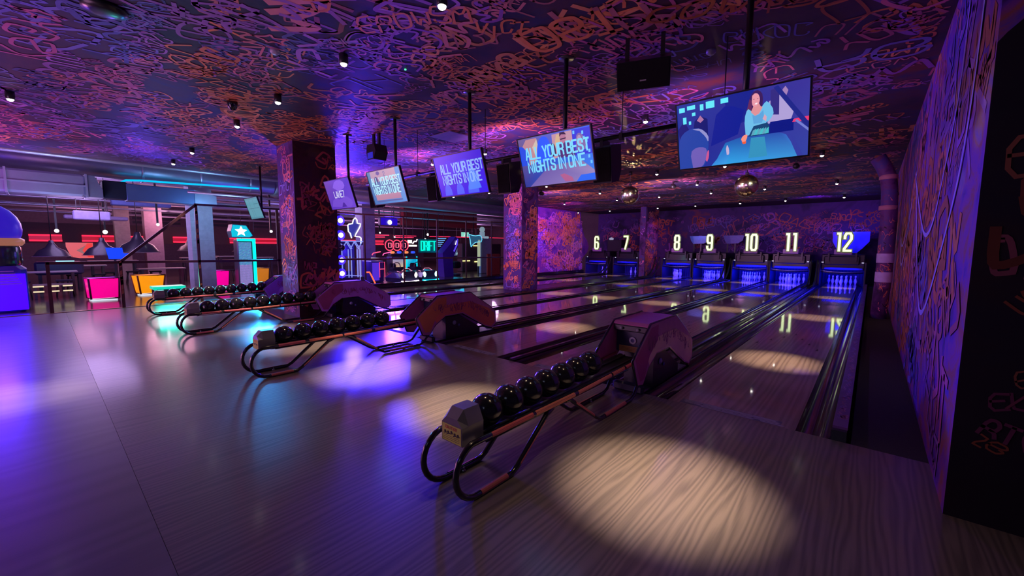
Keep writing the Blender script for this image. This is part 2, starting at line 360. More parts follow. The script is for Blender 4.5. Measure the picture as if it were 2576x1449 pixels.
def graffiti(mb, place, u0, u1, v0, v1, size, dens, t=.09, keep=None, zmin=.002, zstep=.0005, pal=None, k=1, seed=1, scale=.5, bright=1, fat=.12):
    g = random.Random(seed); n = int((u1-u0)*(v1-v0)*dens/(size*size))
    i=0
    while i < n:
        u=g.uniform(u0,u1); v=g.uniform(v0,v1); wl=g.randint(2,5)
        hh=size*g.choice((.5,.7,.9,1,1.2,1.6)) ; ww=hh*g.uniform(.5,.95); an=g.uniform(-.5,.5); 
        if g.random()<.15: an=g.uniform(-3,3)
        q=noise.noise(Vector((u*scale+seed*7.1,v*scale,seed*1.7)))*1.4+g.gauss(0,.22)
        pi = 0 if q>.22 else (1 if q>-.18 else (2 if q>-.48 else 3))
        col=g.choice(PAL[pi] if pal is None else pal[pi]); br=g.uniform(.55,1.15)*bright; col=tuple(c*br for c in col)
        th=hh*t*g.uniform(.7,1.6)*(1.8 if g.random()<fat else 1); ca,sa=math.cos(an),math.sin(an); sl=g.uniform(-.1,.4)
        z=zmin+zstep*g.randint(0,7)
        x=0
        for _ in range(wl):
            i+=1
            ch=g.choice(KEYS); jy=g.uniform(-.1,.1)*hh; w1=ww*g.uniform(.7,1.2)
            for st in GL[ch]:
                pts=[(x+p[0]*w1+p[1]*hh*sl+g.gauss(0,.05)*hh, jy+p[1]*hh+g.gauss(0,.05)*hh) for p in st]
                pts=[(u+a*ca-b*sa, v+a*sa+b*ca) for a,b in pts]
                if any(a<u0 or a>u1 or b<v0 or b>v1 for a,b in pts): continue
                if keep and not keep(pts[0][0],pts[0][1]): continue
                mb.ribbon(chaikin(pts,k), th, place, col, 0, False, True, z)
            x += w1*1.25

# ================================================================== SETTING
def plane_mb(poly, z, col=(1,1,1)):
    m = MB(); m.add([(x,y,z) for x,y in poly],[tuple(range(len(poly)))],col); return m
m = MB(); m.box((-13.36,.32,-.1),(3.2,FOUL,0),(1,1,1)); struct(m.build('floor', WOOD))
m = MB(); m.box((-13.36,-5,-.1),(3.2,.318,.0),(1,1,1)); struct(m.build('floor', CONC))
m = MB(); m.box((-13.3,FOUL,-.2),(.4,24.3,-.13),(.01,.01,.012)); struct(m.build('floor', RUBBER))
m = MB(); m.box((-36,-8,-.1),(-13.40,34,-.003),(1,1,1)); struct(m.build('floor', ARCF))
m = MB(); m.box((-.02,FOUL,-.12),(.41,24,-.004),(.06,.062,.055)); struct(m.build('floor', CARPET))
m = MB(); m.box((-13.42,-5,-.1),(-13.355,FOUL+.0,.012),(.55,.42,.25)); struct(m.build('trim_1', METAL))

# ceiling with its graffiti
def ceil_x(y): return -14.6 if y<8.6 else (-14.6+(y-8.6)*1.1/7.4 if y<16 else -13.5)
m = MB()
m.add([(-14.6,-5,H),(3.2,-5,H),(3.2,3.3,H),(.41,3.3,H),(.41,21.6,H),(-13.5,21.6,H),(-13.5,16,H),(-14.6,8.6,H)],[tuple(range(8))],(1,1,1))
m.box((-14.6,-5,H+.001),(3.2,21.6,H+.12),(.02,.02,.03))
m.cur = 1
pc = lambda u,v,w: (u, v, H-w)
kc = lambda u,v: u*u+v*v>9 and u>ceil_x(v)+.1
graffiti(m, pc, -14.5,.40,-1.6,8.0,.27,2.2,.085,kc,seed=8,scale=.42,k=2,bright=1.0,fat=.05)
graffiti(m, pc, -13.5,.40,8.0,21.5,.30,1.05,.11,kc,seed=5,scale=.3,k=1,bright=.95)
pc2 = lambda u,v,w: (v*.0+u, v, H-w)
def ctext(s, x, y, ang, h, ww, t, col):
    ca,sa=math.cos(ang),math.sin(ang)
    text(m, s, lambda u,v,w:(x+u*ca-v*sa, y+u*sa+v*ca, H-.009), 0,0,h,ww,ww*.28,t,col,slant=.2,i_w=.2)
# large readable tags near the camera (mirrored because they are read from below)
def btag(s, x, y, dx, dy, h, ww, t, col):
    n=Vector((dx,dy)).normalized(); q=Vector((n.y,-n.x)) if True else None
    g=random.Random(len(s)+int(h*100)); cx=0
    for ch in s:
        jy=g.uniform(-.04,.04)
        for st in GL[ch]:
            pts=chaikin([(cx+a*ww+b*h*.2+g.gauss(0,.05)*h, jy+b*h+g.gauss(0,.05)*h) for a,b in st],1)
            m.ribbon(pts,t,lambda u,v,w:(x+u*n.x+v*q.x, y+u*n.y+v*q.y, H-.009),col)
        cx+=ww*1.28
OR=(.95,.28,.10); PK=(.8,.2,.35); VI=(.45,.16,.62)
for args in (('EROWSM',-3.95,2.25,1.0,.58,.26,.15,.026,OR),('VICT',-3.15,3.05,.7,.5,.22,.10,.026,OR),('SOLTOS',-4.6,2.2,.7,.35,.17,.11,.014,VI),
    ('COWNS',-1.75,3.95,.9,.42,.24,.22,.035,(.5,.13,.05))): btag(*args)
struct(m.build('ceiling', [G_CEIL, SPRAY]))
m = MB(); m.add([(-13.5,21.6,H+.05),(.41,21.6,H+.05),(.41,24.3,H+.05),(-13.5,24.3,H+.05)],[(0,1,2,3)],(.004,.004,.008)); struct(m.build('ceiling', MATTE))  # near-black colour paints in the unlit gap over the machines
m = MB(); m.box((-37,-8,4.62),(-14.7,34,4.75),(.30,.25,.33)); struct(m.build('ceiling', MATTE))
# arcade walls
m = MB(); m.box((-36.2,-8,0),(-36,34,4.7),(.22,.13,.20)); struct(m.build('wall_left', MATTE))
m = MB(); m.box((-36,27,0),(-13.6,27.2,4.7),(.12,.06,.08)); struct(m.build('wall_far', MATTE))
m = MB(); m.box((-36,-8.2,0),(-14,-8,4.7),(.08,.05,.1)); struct(m.build('wall_near', MATTE))

# right wall beside lane 12
m = MB(); m.box((.41,3.3,-.1),(.60,24.3,H+.1),(1,1,1)); m.cur=1
pw = lambda u,v,w: (.41-w, u, v)
graffiti(m, pw, 3.35,21,.02,3.6,.30,1.7,.14,seed=11,scale=.7,bright=.75)
WH=(.42,.38,.85)
def wline(pts,t,c=WH,k=3): m.ribbon(chaikin(pts,k), t, pw, c, z=.008)
wline([(4.46,3.6),(4.47,2.73),(4.67,2.41),(5.0,2.10),(5.35,1.75),(5.9,1.62),(6.5,1.75),(7.6,2.2),(8.4,2.6)],.045)
wline([(3.8,3.6),(3.82,2.64),(3.99,2.09),(4.35,1.7),(4.9,1.25),(5.35,.95),(5.75,.86),(6.2,1.05),(6.9,1.5),(8.2,2.5)],.05)
wline([(8.2,2.6),(8.9,1.9),(9.4,1.3),(10.2,1.2),(11,1.9),(11.6,2.3)],.05)
wline([(8.5,2.3),(9.6,1.6),(10.6,1.55),(11.4,2.2)],.035)
struct(m.build('wall_right', [G_RIGHT, SPRAY]))
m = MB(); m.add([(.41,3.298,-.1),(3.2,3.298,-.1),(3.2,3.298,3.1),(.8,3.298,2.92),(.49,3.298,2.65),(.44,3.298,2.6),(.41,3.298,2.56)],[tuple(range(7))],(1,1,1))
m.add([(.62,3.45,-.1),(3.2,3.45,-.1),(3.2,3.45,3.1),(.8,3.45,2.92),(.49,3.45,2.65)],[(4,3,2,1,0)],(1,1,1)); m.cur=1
pd = lambda u,v,w: (u, 3.298-w, v)
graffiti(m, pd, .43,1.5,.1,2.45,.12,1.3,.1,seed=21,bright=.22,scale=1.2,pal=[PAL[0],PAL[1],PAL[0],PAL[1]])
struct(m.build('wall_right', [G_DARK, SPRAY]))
m = MB(); m.box((.61,4.3,1.0),(3.2,4.4,H+.1),(.35,.28,.6)); struct(m.build('wall_right', MATTE))

# wall at the left of lane 6, with its ragged cut-out end
m = MB()
prof=[(15.2,-.1),(21.75,-.1),(21.9,.35),(21.75,.7),(22.1,1.0),(22.5,1.25),(22.65,1.6),(22.45,1.95),(22.1,2.2),(21.9,2.6),(21.75,2.9),(21.6,H+.1),(15.2,H+.1)]
m.prism(prof,'x',-13.55,-13.36,(1,1,1)); m.cur=1
pl = lambda u,v,w: (-13.36+w, u, v)
graffiti(m, pl, 15.25,21.9,.05,3.55,.26,2.6,.11,seed=31,scale=1.3,bright=1.3,pal=[[(.95,.30,.12),(.9,.35,.2)],[(.7,.2,.6),(.8,.25,.5)],[(.5,.2,.8),(.6,.25,.9)],[(.3,.16,.8),(.25,.12,.7)]])
m.ribbon(chaikin([(16.5,1.35),(16.3,1.1),(16.35,.7),(16.6,.45),(16.95,.5),(17.15,.9),(17.05,1.25),(16.8,1.45)],2,True),.05,pl,(.01,.01,.03),closed=True,z=.007)
struct(m.build('wall_left', [G_WALL, SPRAY]))

# mural wall behind the machines
m = MB(); m.box((-13.6,24.2,-.2),(.6,24.35,H+.1),(1,1,1)); m.cur=1
pb = lambda u,v,w: (u, 24.2-w, v)
def kb(u,v): return noise.noise(Vector((u*.8,v*1.1,9)))>.0 or u>-4.5
graffiti(m, pb, -13.4,.38,1.3,3.3,.24,1.5,.11,kb,seed=41,scale=.6,bright=.75,pal=[[(.7,.12,.10),(.8,.18,.12)],[(.5,.1,.25),(.55,.12,.2)],[(.3,.1,.5),(.35,.1,.55)],[(.15,.1,.5)]])
struct(m.build('wall_back', [G_BACK, SPRAY]))

# ------------------------------------------------------------------ pillars
def pillar(name, x0, x1, y0, y1, label, seed, b=1, dens=1.2):
    zb = 0 if y0<4 else .021
    t = MB(); t.box((x0-0,y0,zb),(x1,y1,H),(1,1,1)); t.cur=1
    if y0<4: t.cur=2; t.add([(x1+.001,y0,zb),(x1+.001,y1,zb),(x1+.001,y1,H),(x1+.001,y0,H)],[(0,1,2,3)],(1,1,1)); t.cur=1  # shade on the lane-side face put in as a darker base
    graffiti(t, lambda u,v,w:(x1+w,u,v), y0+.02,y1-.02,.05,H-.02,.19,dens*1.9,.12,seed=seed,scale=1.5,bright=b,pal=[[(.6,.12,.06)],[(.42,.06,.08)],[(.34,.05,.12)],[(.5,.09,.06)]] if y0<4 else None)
    graffiti(t, lambda u,v,w:(u,y0-w,v), x0+.02,x1-.02,.05,H-.02,.17,dens*2.4,.12,seed=seed+1,scale=1.5,bright=b*1.4)
    o = t.build('pillar',[G_PILL,SPRAY,G_PILL_SHADE]); tag(o,label,'pillar','graffiti covered square pillars'); return o
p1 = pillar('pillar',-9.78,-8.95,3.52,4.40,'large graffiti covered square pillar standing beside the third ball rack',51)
p2 = pillar('pillar',-9.78,-8.95,10.78,11.66,'graffiti covered square pillar halfway down the lanes, left of lane 8',61,1.1,1.5)
p3 = pillar('pillar',-9.14,-8.845,20.6,22.3,'graffiti covered pillar between the lane 7 and lane 8 pins',71,1.1,1.2)
# ring on the middle pillar
t = MB(); t.ribbon(chaikin([(-9.55,1.75),(-9.3,1.95),(-9.05,1.6),(-9.0,1.1),(-9.15,.7),(-9.45,.75),(-9.65,1.2)],2,True),.03,lambda u,v,w:(u,10.765-w,v),(.12,.05,.25),closed=True,z=.006)
t.build('painted_ring',SPRAY,None).parent = p2

# ================================================================== LANES
def lane(n):
    x = LANES[n]; e = 23.5
    r = thing('bowling_lane',(x,FOUL,0),'glossy wooden bowling lane leading to the illuminated number %s'%{6:'six',7:'seven',8:'eight',9:'nine',10:'ten',11:'eleven',12:'twelve'}[n],'bowling lane','bowling lanes')
    a = MB(); a.box((-.527,0,-.13),(.527,e-FOUL,0),(1,1,1)); a.build('lane_surface',LANE,r)
    for s in (-1,1):
        g = MB(); N=8; vs=[]; fs=[]
        for j,yy in enumerate((0.0,e-FOUL)):
            for k in range(N+1):
                an=math.pi*k/N; vs.append((s*(.527+.1175)-.1175*math.cos(an), yy, -.005-.088*math.sin(an)))
        for k in range(N): fs.append((k,k+1,N+2+k,N+1+k))
        g.add(vs,fs,(.012,.012,.016),True)
        if n==12 and s==1: g.add([(.527,.001,-.12),(.762,.001,-.12),(.762,.001,-.005),(.527,.001,-.005)],[(0,1,2,3)],(.01,.01,.012))
        g.build('gutter',GLOSS,r)
    tp = MB(); g=random.Random(n)
    q = .42 if n>9 else .44
    for k in range(70):
        u=g.uniform(-q,q-.06); v=g.choice((.02,.05,.08,.105)); tp.add([(u,v,.0012+k*1e-5),(u+g.uniform(.03,.14),v,.0012+k*1e-5),(u+g.uniform(.03,.14),v+.022,.0012+k*1e-5),(u,v+.02,.0012+k*1e-5)],[(0,1,2,3)],(.34,.34,.42))
    tp.add([(-q,.008,.0008),(q,.008,.0008),(q,.135,.0008),(-q,.135,.0008)],[(0,1,2,3)],(.12,.12,.17))
    tp.build('foul_line_tape',MATTE,r)
    # arrows
    ar = MB()
    for k in range(-3,4):
        yy=4.6-abs(k)*.38; ar.add([(k*.13-.02,yy,.001),(k*.13+.02,yy,.001),(k*.13,yy+.16,.001)],[(0,1,2)],(.05,.03,.03))
    ar.build('arrow_marks',MATTE,r)
    return r
for n in LANES: lane(n)

def cover(x0,x1,label,ret,y0=FOUL+.05,side=None):
    r = thing('lane_divider',((x0+x1)/2,y0,0),label,'lane divider','dividers between the lanes')
    w=(x1-x0)/2; L=22.0-y0; a = MB(); bl=(.012,.012,.017)
    if ret:
        P=[(-w,-.12),(-w,.012),(-w+.03,.035),(-w+.05,.035),(-w+.06,.015),(-.10,.015),(-.09,.045),(-.05,.05),(-.04,.02),(.04,.02),(.05,.05),(.09,.045),(.10,.015),(w-.06,.015),(w-.05,.035),(w-.03,.035),(w,.012),(w,-.12)]
    else:
        P=[(-w,-.12),(-w,.005),(-w+.012,.03),(w-.012,.03),(w,.005),(w,-.12)]
    a.prism(P,'y',0,L,bl); a.build('track_cover',GLOSS,r)
    if ret:   # nose by the foul line and the lift rails that sweep up at the pin end
        b = MB()
        for s in (-.11,.11):
            pts=[(s,L-3.0,.03)]+[(s,L-1.3+1.25*math.sin(t*math.pi/16),.04+1.25*(1-math.cos(t*math.pi/16))) for t in range(0,8)]
            b.tube(pts,.035,(.015,.015,.02),8)
        b.build('lift_rail',SATIN,r)
    return r
cover(-2.21+.235,-1.431-.235,'ridged black return track running between lanes 11 and 12',True,5.38)
cover(-3.791+.232,-3.264-.232,'slim black divider between the gutters of lanes 10 and 11',False,FOUL+.01)
cover(LANES[9]+.527+.235,-4.845-.235,'ridged black return track running between lanes 9 and 10',True,5.38)
cover(LANES[8]+.527+.235,LANES[9]-.527-.235,'slim black divider between the gutters of lanes 8 and 9',False,FOUL+.01)
cover(-8.88,LANES[8]-.527-.235,'black return track running between lane 8 and the pillars',True,5.38)
cover(LANES[6]+.527+.235,LANES[7]-.527-.235,'ridged black return track running between lanes 6 and 7',True,5.38)
m = MB(); m.box((LANES[7]+.527+.235,4.41,-.12),(-8.885,21.95,.02),(.015,.013,.02)); tag(m.build('walkway_panel',SATIN),'flat black walkway panel carrying the pillars between lanes 7 and 8','panel')
m = MB(); m.prism([(-13.352,-.12),(-13.352,.165),(-13.22,.165),(LANES[6]-.765,.14),(LANES[6]-.765,-.12)],'y',FOUL+.002,21.9,(.014,.014,.02))
tag(m.build('kerb',GLOSS),'glossy black kerb along the left edge of lane 6','kerb')
# side rail of lane 12
r = thing('side_rail',(-.095,FOUL,0),'low side rail with graffiti cap right of lane 12','side rail')
a = MB(); a.box((-.047,0,-.12),(.047,17.9,.085),(.012,.012,.02)); a.build('rail_body',GLOSS,r)
a = MB(); a.box((-.045,.05,.085),(.05,17.9,.105),(.16,.06,.25)); g=random.Random(5)
for k in range(330):
    y=g.uniform(.25,17.7); u=g.uniform(-.035,.01)
    a.ribbon([(u,y),(u+.03,y+g.uniform(-.03,.03)),(u+.01,y+.06),(u+.035,y+.08)],.009,lambda p,q,w:(p,q,.106+w),g.choice(((.45,.22,.5),(.5,.2,.3),(.3,.2,.6))),cap=False)
a.build('painted_cap',SATIN,r)

# ================================================================== PINS AND MACHINES
PIN=[(0,0),(.026,0),(.0285,.012),(.036,.04),(.048,.075),(.0575,.105),(.0605,.118),(.0585,.145),(.048,.185),(.034,.225),(.0255,.255),(.0238,.275),(.0255,.295),(.031,.32),(.0325,.338),(.030,.358),(.021,.373),(.008,.380),(0,.381)]
WN={6:'six',7:'seven',8:'eight',9:'nine',10:'ten',11:'eleven',12:'twelve'}
def make_pin():
    a = MB(); a.lathe(PIN,(0,0,0),(.85,.85,.85),16)
    o = a.build('bowling_pin',GLOSS)
    b = MB()
    for zc in (.262,.288): b.lathe([(.0262,zc-.004),(.0268,zc+.004)],(0,0,0),(.5,.02,.05),16)
    b.build('neck_stripe',SATIN,o); return o
pin0=None
PP=[(0,0)]+[(s*.1524,.264) for s in(-1,1)]+[(s*.3048,.528) for s in(-1,0,1)]+[(s*.1524,.792) for s in(-3,-1,1,3)]
NM=['head pin at the front point','left pin of the second row','right pin of the second row','left pin of the third row','middle pin of the third row','right pin of the third row','leftmost pin of the back row','second pin of the back row','third pin of the back row','rightmost pin of the back row']
UP={12:range(10),11:range(10),10:range(10),9:range(10),8:(0,1,3,4,6,7,9),7:(4,8,9),6:(2,5,9)}
for n in LANES:
    for k in UP[n]:
        if pin0 is None: o=pin0=make_pin()
        else: o=copy_tree(pin0)
        px,py=PP[k]; o.location=(LANES[n]+px, FOUL+18.29+py, 0)
        tag(o,'blue lit bowling pin under the number %s, %s'%(WN[n],NM[k]),'bowling pin','bowling pins of lane %s'%WN[n])

DK=(.012,.012,.02)
def machine(n, first):
    x=LANES[n]
    if first is None:
        r = thing('pinsetter',(x,22.0,0),'','pinsetter')
        for s in (-1,1):
            a=MB(); a.bbox((s*.755-.03,0.05,-.12),(s*.755+.03,2.1,.98),(.03,.03,.06),.008); a.build('side_panel',MATTE,r)
        a=MB(); a.box((-.724,1.55,-.12),(.724,1.6,.95),(.02,.02,.09))
        for k in range(12): a.box((-.72+k*.12,1.53,0),(-.65+k*.12,1.55,.9),(.03,.03,.13))
        a.build('pit_curtain',RUBBER,r)
        a=MB(); a.bbox((-.724,.35,.62),(.724,1.9,1.30),DK,.03); a.bbox((-.62,.2,.86),(.55,.5,1.22),(.015,.015,.02),.03)
        a.box((-.5,.10,1.0),(-.44,.36,1.36),(.02,.02,.03)); a.box((.40,.10,1.0),(.46,.36,1.36),(.02,.02,.03)); a.build('machine_cover',SATIN,r)
        a=MB(); a.box((-.60,.24,.66),(.66,.30,.74),(.02,.03,.16)); a.build('blue_strip',MATTE,r)
        a=MB(); pts=[(-.70+1.40*k/12,.02-.10*math.sin(math.pi*k/12),.60-.045*math.sin(math.pi*k/12)) for k in range(13)]
        a.tube(pts,.014,(.8,.8,.85),8); pts=[(p[0],p[1]+.01,p[2]-.05) for p in pts]; a.tube(pts,.02,(.06,.06,.1),6)
        a.build('sweep_bar',METAL,r)
        for s in (-1,1):
            a=MB(); a.box((s*.66-.05,.14,.93),(s*.66+.05,.34,.99),(.03,.03,.04)); q=a.build('lamp_housing',SATIN,r)
            a=MB(); a.box((s*.66-.035,.13,.942),(s*.66+.035,.142,.975),(.7,.7,1)); a.build('lamp_lens',emit(1.0),q)
        a=MB(); a.box((-.7,.55,1.3),(.7,.6,1.62),(.06,.07,.16)) if False else None
    else: r=copy_tree(first)
    r.location=(x,22.0,0)
    tag(r,'dark blue lit pinsetter machine under the glowing number %s'%WN[n],'pinsetter','pinsetters'); return r
mach=None
for n in LANES:
    q=machine(n,mach); mach=mach or q
# service screens between the machines
def wedge(x,z,w,h,col,label,pts=None,e=None):
    r=thing('machine_top_cover',(x,23.3,0),label,'cover','pale machine covers under the mural')
    poly=pts or [(-w/2,h/2),(w/2,h/2),(w/2*.9,-h*.1),(w*.25,-h*.45),(-w*.3,-h*.5),(-w*.42,-h*.1)]
    a=MB(); a.prism([(p[0],p[1]+z) for p in poly],'y',-.02,.02,col); a.build('cover_panel',SATIN,r)
    a=MB(); a.box((-.3,.02,1.31),(-.24,.06,z+.05),(.02,.02,.03)); a.box((.05,.02,1.31),(.11,.06,z+.05),(.02,.02,.03)); a.build('stand',SATIN,r)
    return r
wedge(-7.0,1.96,1.0,.42,(.12,.25,.75),'pale blue cover panel between the numbers 8 and 9')
wedge(-5.35,1.97,.95,.42,(.10,.10,.6),'dim violet cover panel right of the number 9')
wedge(-.60,1.95,1.35,.75,(.04,.05,.9),'bright blue panel behind the number 12',[(-.75,.32),(.5,.32),(.5,-.1),(.3,-.38),(.1,-.6),(-.5,-.6),(-.75,-.1)])
lamp('AREA',(-.75,22.75,2.3),(.02,.03,1),14,(-.6,23.28,1.9),.3,name='blue_wash')
lamp('AREA',(-6.9,22.85,2.35),(.2,.35,1),1.6,(-7.0,23.28,1.95),.3,name='blue_wash')
m=MB(); m.bbox((-11.95,22.4,1.31),(-11.05,22.9,1.98),(.01,.01,.015),.02); tag(m.build('machine_cabinet',MATTE),'black cabinet standing between the numbers 6 and 7','cabinet')
m=MB(); m.lathe([(0,.0),(.10,.0),(.13,.05),(.13,.09),(.05,.14),(0,.15)],(-11.72,22.45,1.98),(.6,.6,.9),14); tag(m.build('beacon_light',emit(.5)),'small pale lamp on the black cabinet by the number 6','lamp')
# illuminated lane numbers
def number(n):
    x=LANES[n]; r=thing('lane_number_sign',(x,22.06,1.41),'glowing pale green number %s above its lane'%WN[n],'number sign','illuminated lane numbers')
    a=MB(); a.bbox((-.30,.02,-.12),(.30,.10,.10),(.30,.16,.40),.02); a.build('mounting_box',SATIN,r)
    h=.80; wd=.21; s=str(n); gap=.135; W=text_w(s,wd,gap)
    pl=lambda u,v,w:(u,-w,v)
    a=MB(); text(a,s,pl,-W/2,.045,h-.09,wd,gap,.165,(.16,.20,.05),depth=.04,z=-.03); a.build('backing',emit(.55),r)  # dim olive glow paints a halo round the digits
    a=MB(); text(a,s,pl,-W/2,.045,h-.09,wd,gap,.088,(.80,1.0,.50),depth=.03,z=.015); a.build('tube_lettering',emit(1.6),r)
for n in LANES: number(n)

# ================================================================== BALL RETURNS
def arc(cy,cz,r,a0,a1,n):
    return [(cy+r*math.cos(R(a0+(a1-a0)*k/n)), cz+r*math.sin(R(a0+(a1-a0)*k/n))) for k in range(n+1)]
PINK=(.62,.15,.15)
def ball_return(x, label):
    r=thing('ball_return',(x,0,0),label,'ball return','ball return racks on the approach')
    blk=(.014,.013,.016)
    for s in (-1,1):
        X=s*.148
        a=MB()
        yz=[(3.66,.375),(2.7,.352),(1.66,.352)]+arc(1.635,.187,.170,90,270,12)[1:]+[(1.85,.018),(1.95,.02),(2.0,.045),(2.33,.30),(2.40,.335)]
        pts=[(X,a_,b_) for a_,b_ in yz]
        pts[-2]=(X,2.33,.305)
        a.tube(pts,.0195,blk,12)
        yz=[(2.58,.335),(2.64,.325),(3.06,.05),(3.12,.02),(3.72,.018),(3.80,.045),(3.98,.24),(4.08,.33)]
        a.tube([(X,p,q) for p,q in yz],.017,blk,10)
        f=a.build('tube_frame',GLOSS,r)
        b=MB()      # lower rail pressed against the upper one, with worn pink paint
        b.tube([(X*.93,1.72,.325),(X*.93,3.66,.34)],.013,blk,8); b.build('rail',GLOSS,r)
        b=MB(); g=random.Random(int(x*10)+s)
        y=1.75
        while y<3.6:
            l=g.uniform(.2,.6)
            # spray runs that wrap the outer side of the tube
            zt=.352+(max(y,2.7)-2.7)*.024
            rows=[]
            for k in range(5):
                an=R(-35+k*28+g.uniform(-8,8)); rows.append((X+s*.0202*math.cos(an), zt+.0202*math.sin(an)))
            n_=4; vs=[]
            for j in range(n_+1):
                yy=y+l*j/n_; z2=.352+(max(yy,2.7)-2.7)*.024
                for (xx,zz) in rows: vs.append((xx,yy,zz-zt+z2+0))
            fs=[(j*5+k,j*5+k+1,(j+1)*5+k+1,(j+1)*5+k) for j in range(n_) for k in range(4)]
            b.add(vs,fs,tuple(c*g.uniform(.7,1.1) for c in PINK)); y+=l+g.uniform(.01,.06)
        for (ya,za,yb,zb) in ((2.02,.062,2.30,.277),(1.66,.020,1.90,.022),(2.70,.287,3.0,.088),(3.2,.02,3.6,.02)):
            vs=[]; 
            for j in range(4):
                for k in range(5):
                    an=R(-20+k*30); vs.append((X+s*.0202*math.cos(an), ya+(yb-ya)*j/3, za+(zb-za)*j/3+.0202*math.sin(an)))
            b.add(vs,[(j*5+k,j*5+k+1,(j+1)*5+k+1,(j+1)*5+k) for j in range(3) for k in range(4)],tuple(c*.8 for c in PINK))
        b.build('worn_paint',SPRAY,f)
        for yy in (1.78,3.45):
            b=MB(); b.lathe([(0,0),(.016,0),(.016,.012),(.006,.014),(.006,.03),(0,.03)],(X*.9,yy,0),(.5,.5,.52),10); b.build('foot_bolt',METAL,f)
    a=MB()       # tray that carries the balls
    P=[(-.125,.335),(-.105,.335),(-.06,.318),(.06,.318),(.105,.335),(.125,.335),(.125,.322),(.06,.30),(-.06,.30),(-.125,.322)]
    n=len(P); vs=[(px,1.70,pz) for px,pz in P]+[(px,4.02,pz+.045) for px,pz in P]
    a.add(vs,[tuple(range(n-1,-1,-1)),tuple(range(n,2*n))]+[(i,(i+1)%n,(i+1)%n+n,i+n) for i in range(n)],(.02,.02,.022))
    a.tube([(-.06,1.7,.335),(-.06,4.0,.375)],.009,(.05,.05,.055),8); a.tube([(.06,1.7,.335),(.06,4.0,.375)],.009,(.05,.05,.055),8)
    a.build('tray',SATIN,r)
    for yy in (1.74,2.55,3.4):
        a=MB(); a.box((-.145,yy,.315),(.145,yy+.05,.325),blk); a.build('cross_bracket',SATIN,r)
    # end cap: chamfered block with a yellow notice
    a=MB(); poly=[(-.095,.315),(.095,.315),(.095,.438),(.052,.528),(-.052,.528),(-.095,.438)]
    fr=[(-.092,.32),(.092,.32),(.092,.434),(.05,.475),(-.05,.475),(-.092,.434)]
    vs=[(px,1.565,pz) for px,pz in fr]+[(px*1.0,1.615,pz) for px,pz in poly]+[(px,1.74,pz) for px,pz in poly]
    fs=[tuple(range(5,-1,-1)),tuple(range(12,18))]
    for k in (0,6):
        fs+=[(k+i,k+(i+1)%6,k+(i+1)%6+6,k+i+6) for i in range(6)]
    vs=[(x_,y_,z_) for x_,y_,z_ in vs]
    a.add(vs,[tuple(reversed(f)) for f in fs],(.17,.16,.165)); cap=a.build('end_cap',SATIN,r)
    a=MB(); a.add([(-.085,1.563,.325),(.085,1.563,.325),(.085,1.563,.432),(-.085,1.563,.432)],[(0,1,2,3)],(.62,.70,.10))
    pl=lambda u,v,w:(u,1.5615-w,v)
    text(a,'CAUTION',pl,-.055,.405,.017,.010,.007,.0035,(.7,.12,.08))
    for k,cx in enumerate((-.058,-.03,.0,.03,.058)):
        cz=.383+(.006 if k==2 else 0); a.add([(cx+.008*math.cos(t*.785),1.561,cz+.008*math.sin(t*.785)) for t in range(8)],[tuple(range(8))],(.02,.02,.02))
        a.ribbon([(cx-.012,cz-.014),(cx+.014,cz-.006)],.006,pl,(.02,.02,.02))
    for k in range(3): a.ribbon([(-.075,.360-.011*k),(.07,.360-.011*k)],.002,pl,(.12,.09,.04))
    a.build('notice',MATTE,cap)
    # hood: two arch side panels, a roof and a dark front with the ball gate
    OUT=[(3.62,.43),(3.70,.50),(4.02,.735),(4.72,.745),(5.20,.46),(5.33,.36),(5.345,.14),(5.24,.075),(5.06,.13),(4.54,.41),(4.18,.405),(3.98,.29),(3.86,.15),(3.74,.17)]
    hc={-1.835:((.50,.11,.32),(.95,.70,.42),(.42,.06,.20)),-5.24:((.55,.14,.40),(.80,.20,.12),(.75,.22,.10)),-8.62:((.50,.16,.62),(.5,.2,.65),(.40,.08,.22)),-11.53:((.35,.16,.6),(.4,.2,.7),(.3,.1,.5))}[x]
    for s in (-1,1):
        a=MB(); X=s*.20
        a.prism(OUT,'x',X-.012,X+.012,hc[0]); a.cur=1
        # painted face: magenta with pale lower half and drips
        pl=lambda u,v,w:(X+s*(.0125+w),u,v)
        g=random.Random(int(x*7)+3)
        a.add([pl(p,q,.0006) for p,q in ((3.95,.40),(4.2,.58),(4.7,.60),(5.15,.44),(5.3,.33),(5.31,.16),(5.22,.10),(5.06,.15),(4.55,.43),(4.18,.42),(4.0,.32))],[tuple(range(11))],hc[1])
        a.add([pl(p,q,.0009) for p,q in ((3.66,.44),(4.02,.70),(4.2,.71),(4.2,.55),(4.0,.42),(3.88,.2),(3.78,.2))],[tuple(range(7))],hc[2])
        for k in range(46):
            u=3.95+1.25*g.random(); top=.60 if u<4.75 else .60-(u-4.75)*.55
            hgt=g.uniform(.05,.16)
            a.ribbon(chaikin([(u,top),(u+g.uniform(-.04,.04),top-hgt*.6),(u+g.uniform(-.02,.05),top-hgt),(u+.03,top-hgt*.4)],1),.008,pl,g.choice(((.30,.05,.14),(.2,.04,.12),(.4,.08,.2))),z=.0012+k*2e-5)
        a.cur=2
        a.build('side_panel',[SATIN,SPRAY,GLOSS],r)
        a=MB()
        a.tube([(X,p,q) for p,q in OUT],.013,(.012,.012,.015),8,closed=True); a.build('edge_trim',GLOSS,r)
    a=MB(); ro=[(3.985,.715),(4.02,.735),(4.72,.745),(5.20,.46),(5.33,.36),(5.32,.34),(5.18,.44),(4.71,.73),(4.03,.72),(3.99,.70)]
    n=len(ro); a.prism(ro,'x',-.188,.188,(.62,.18,.42)); a.build('roof_panel',SPRAY,r)
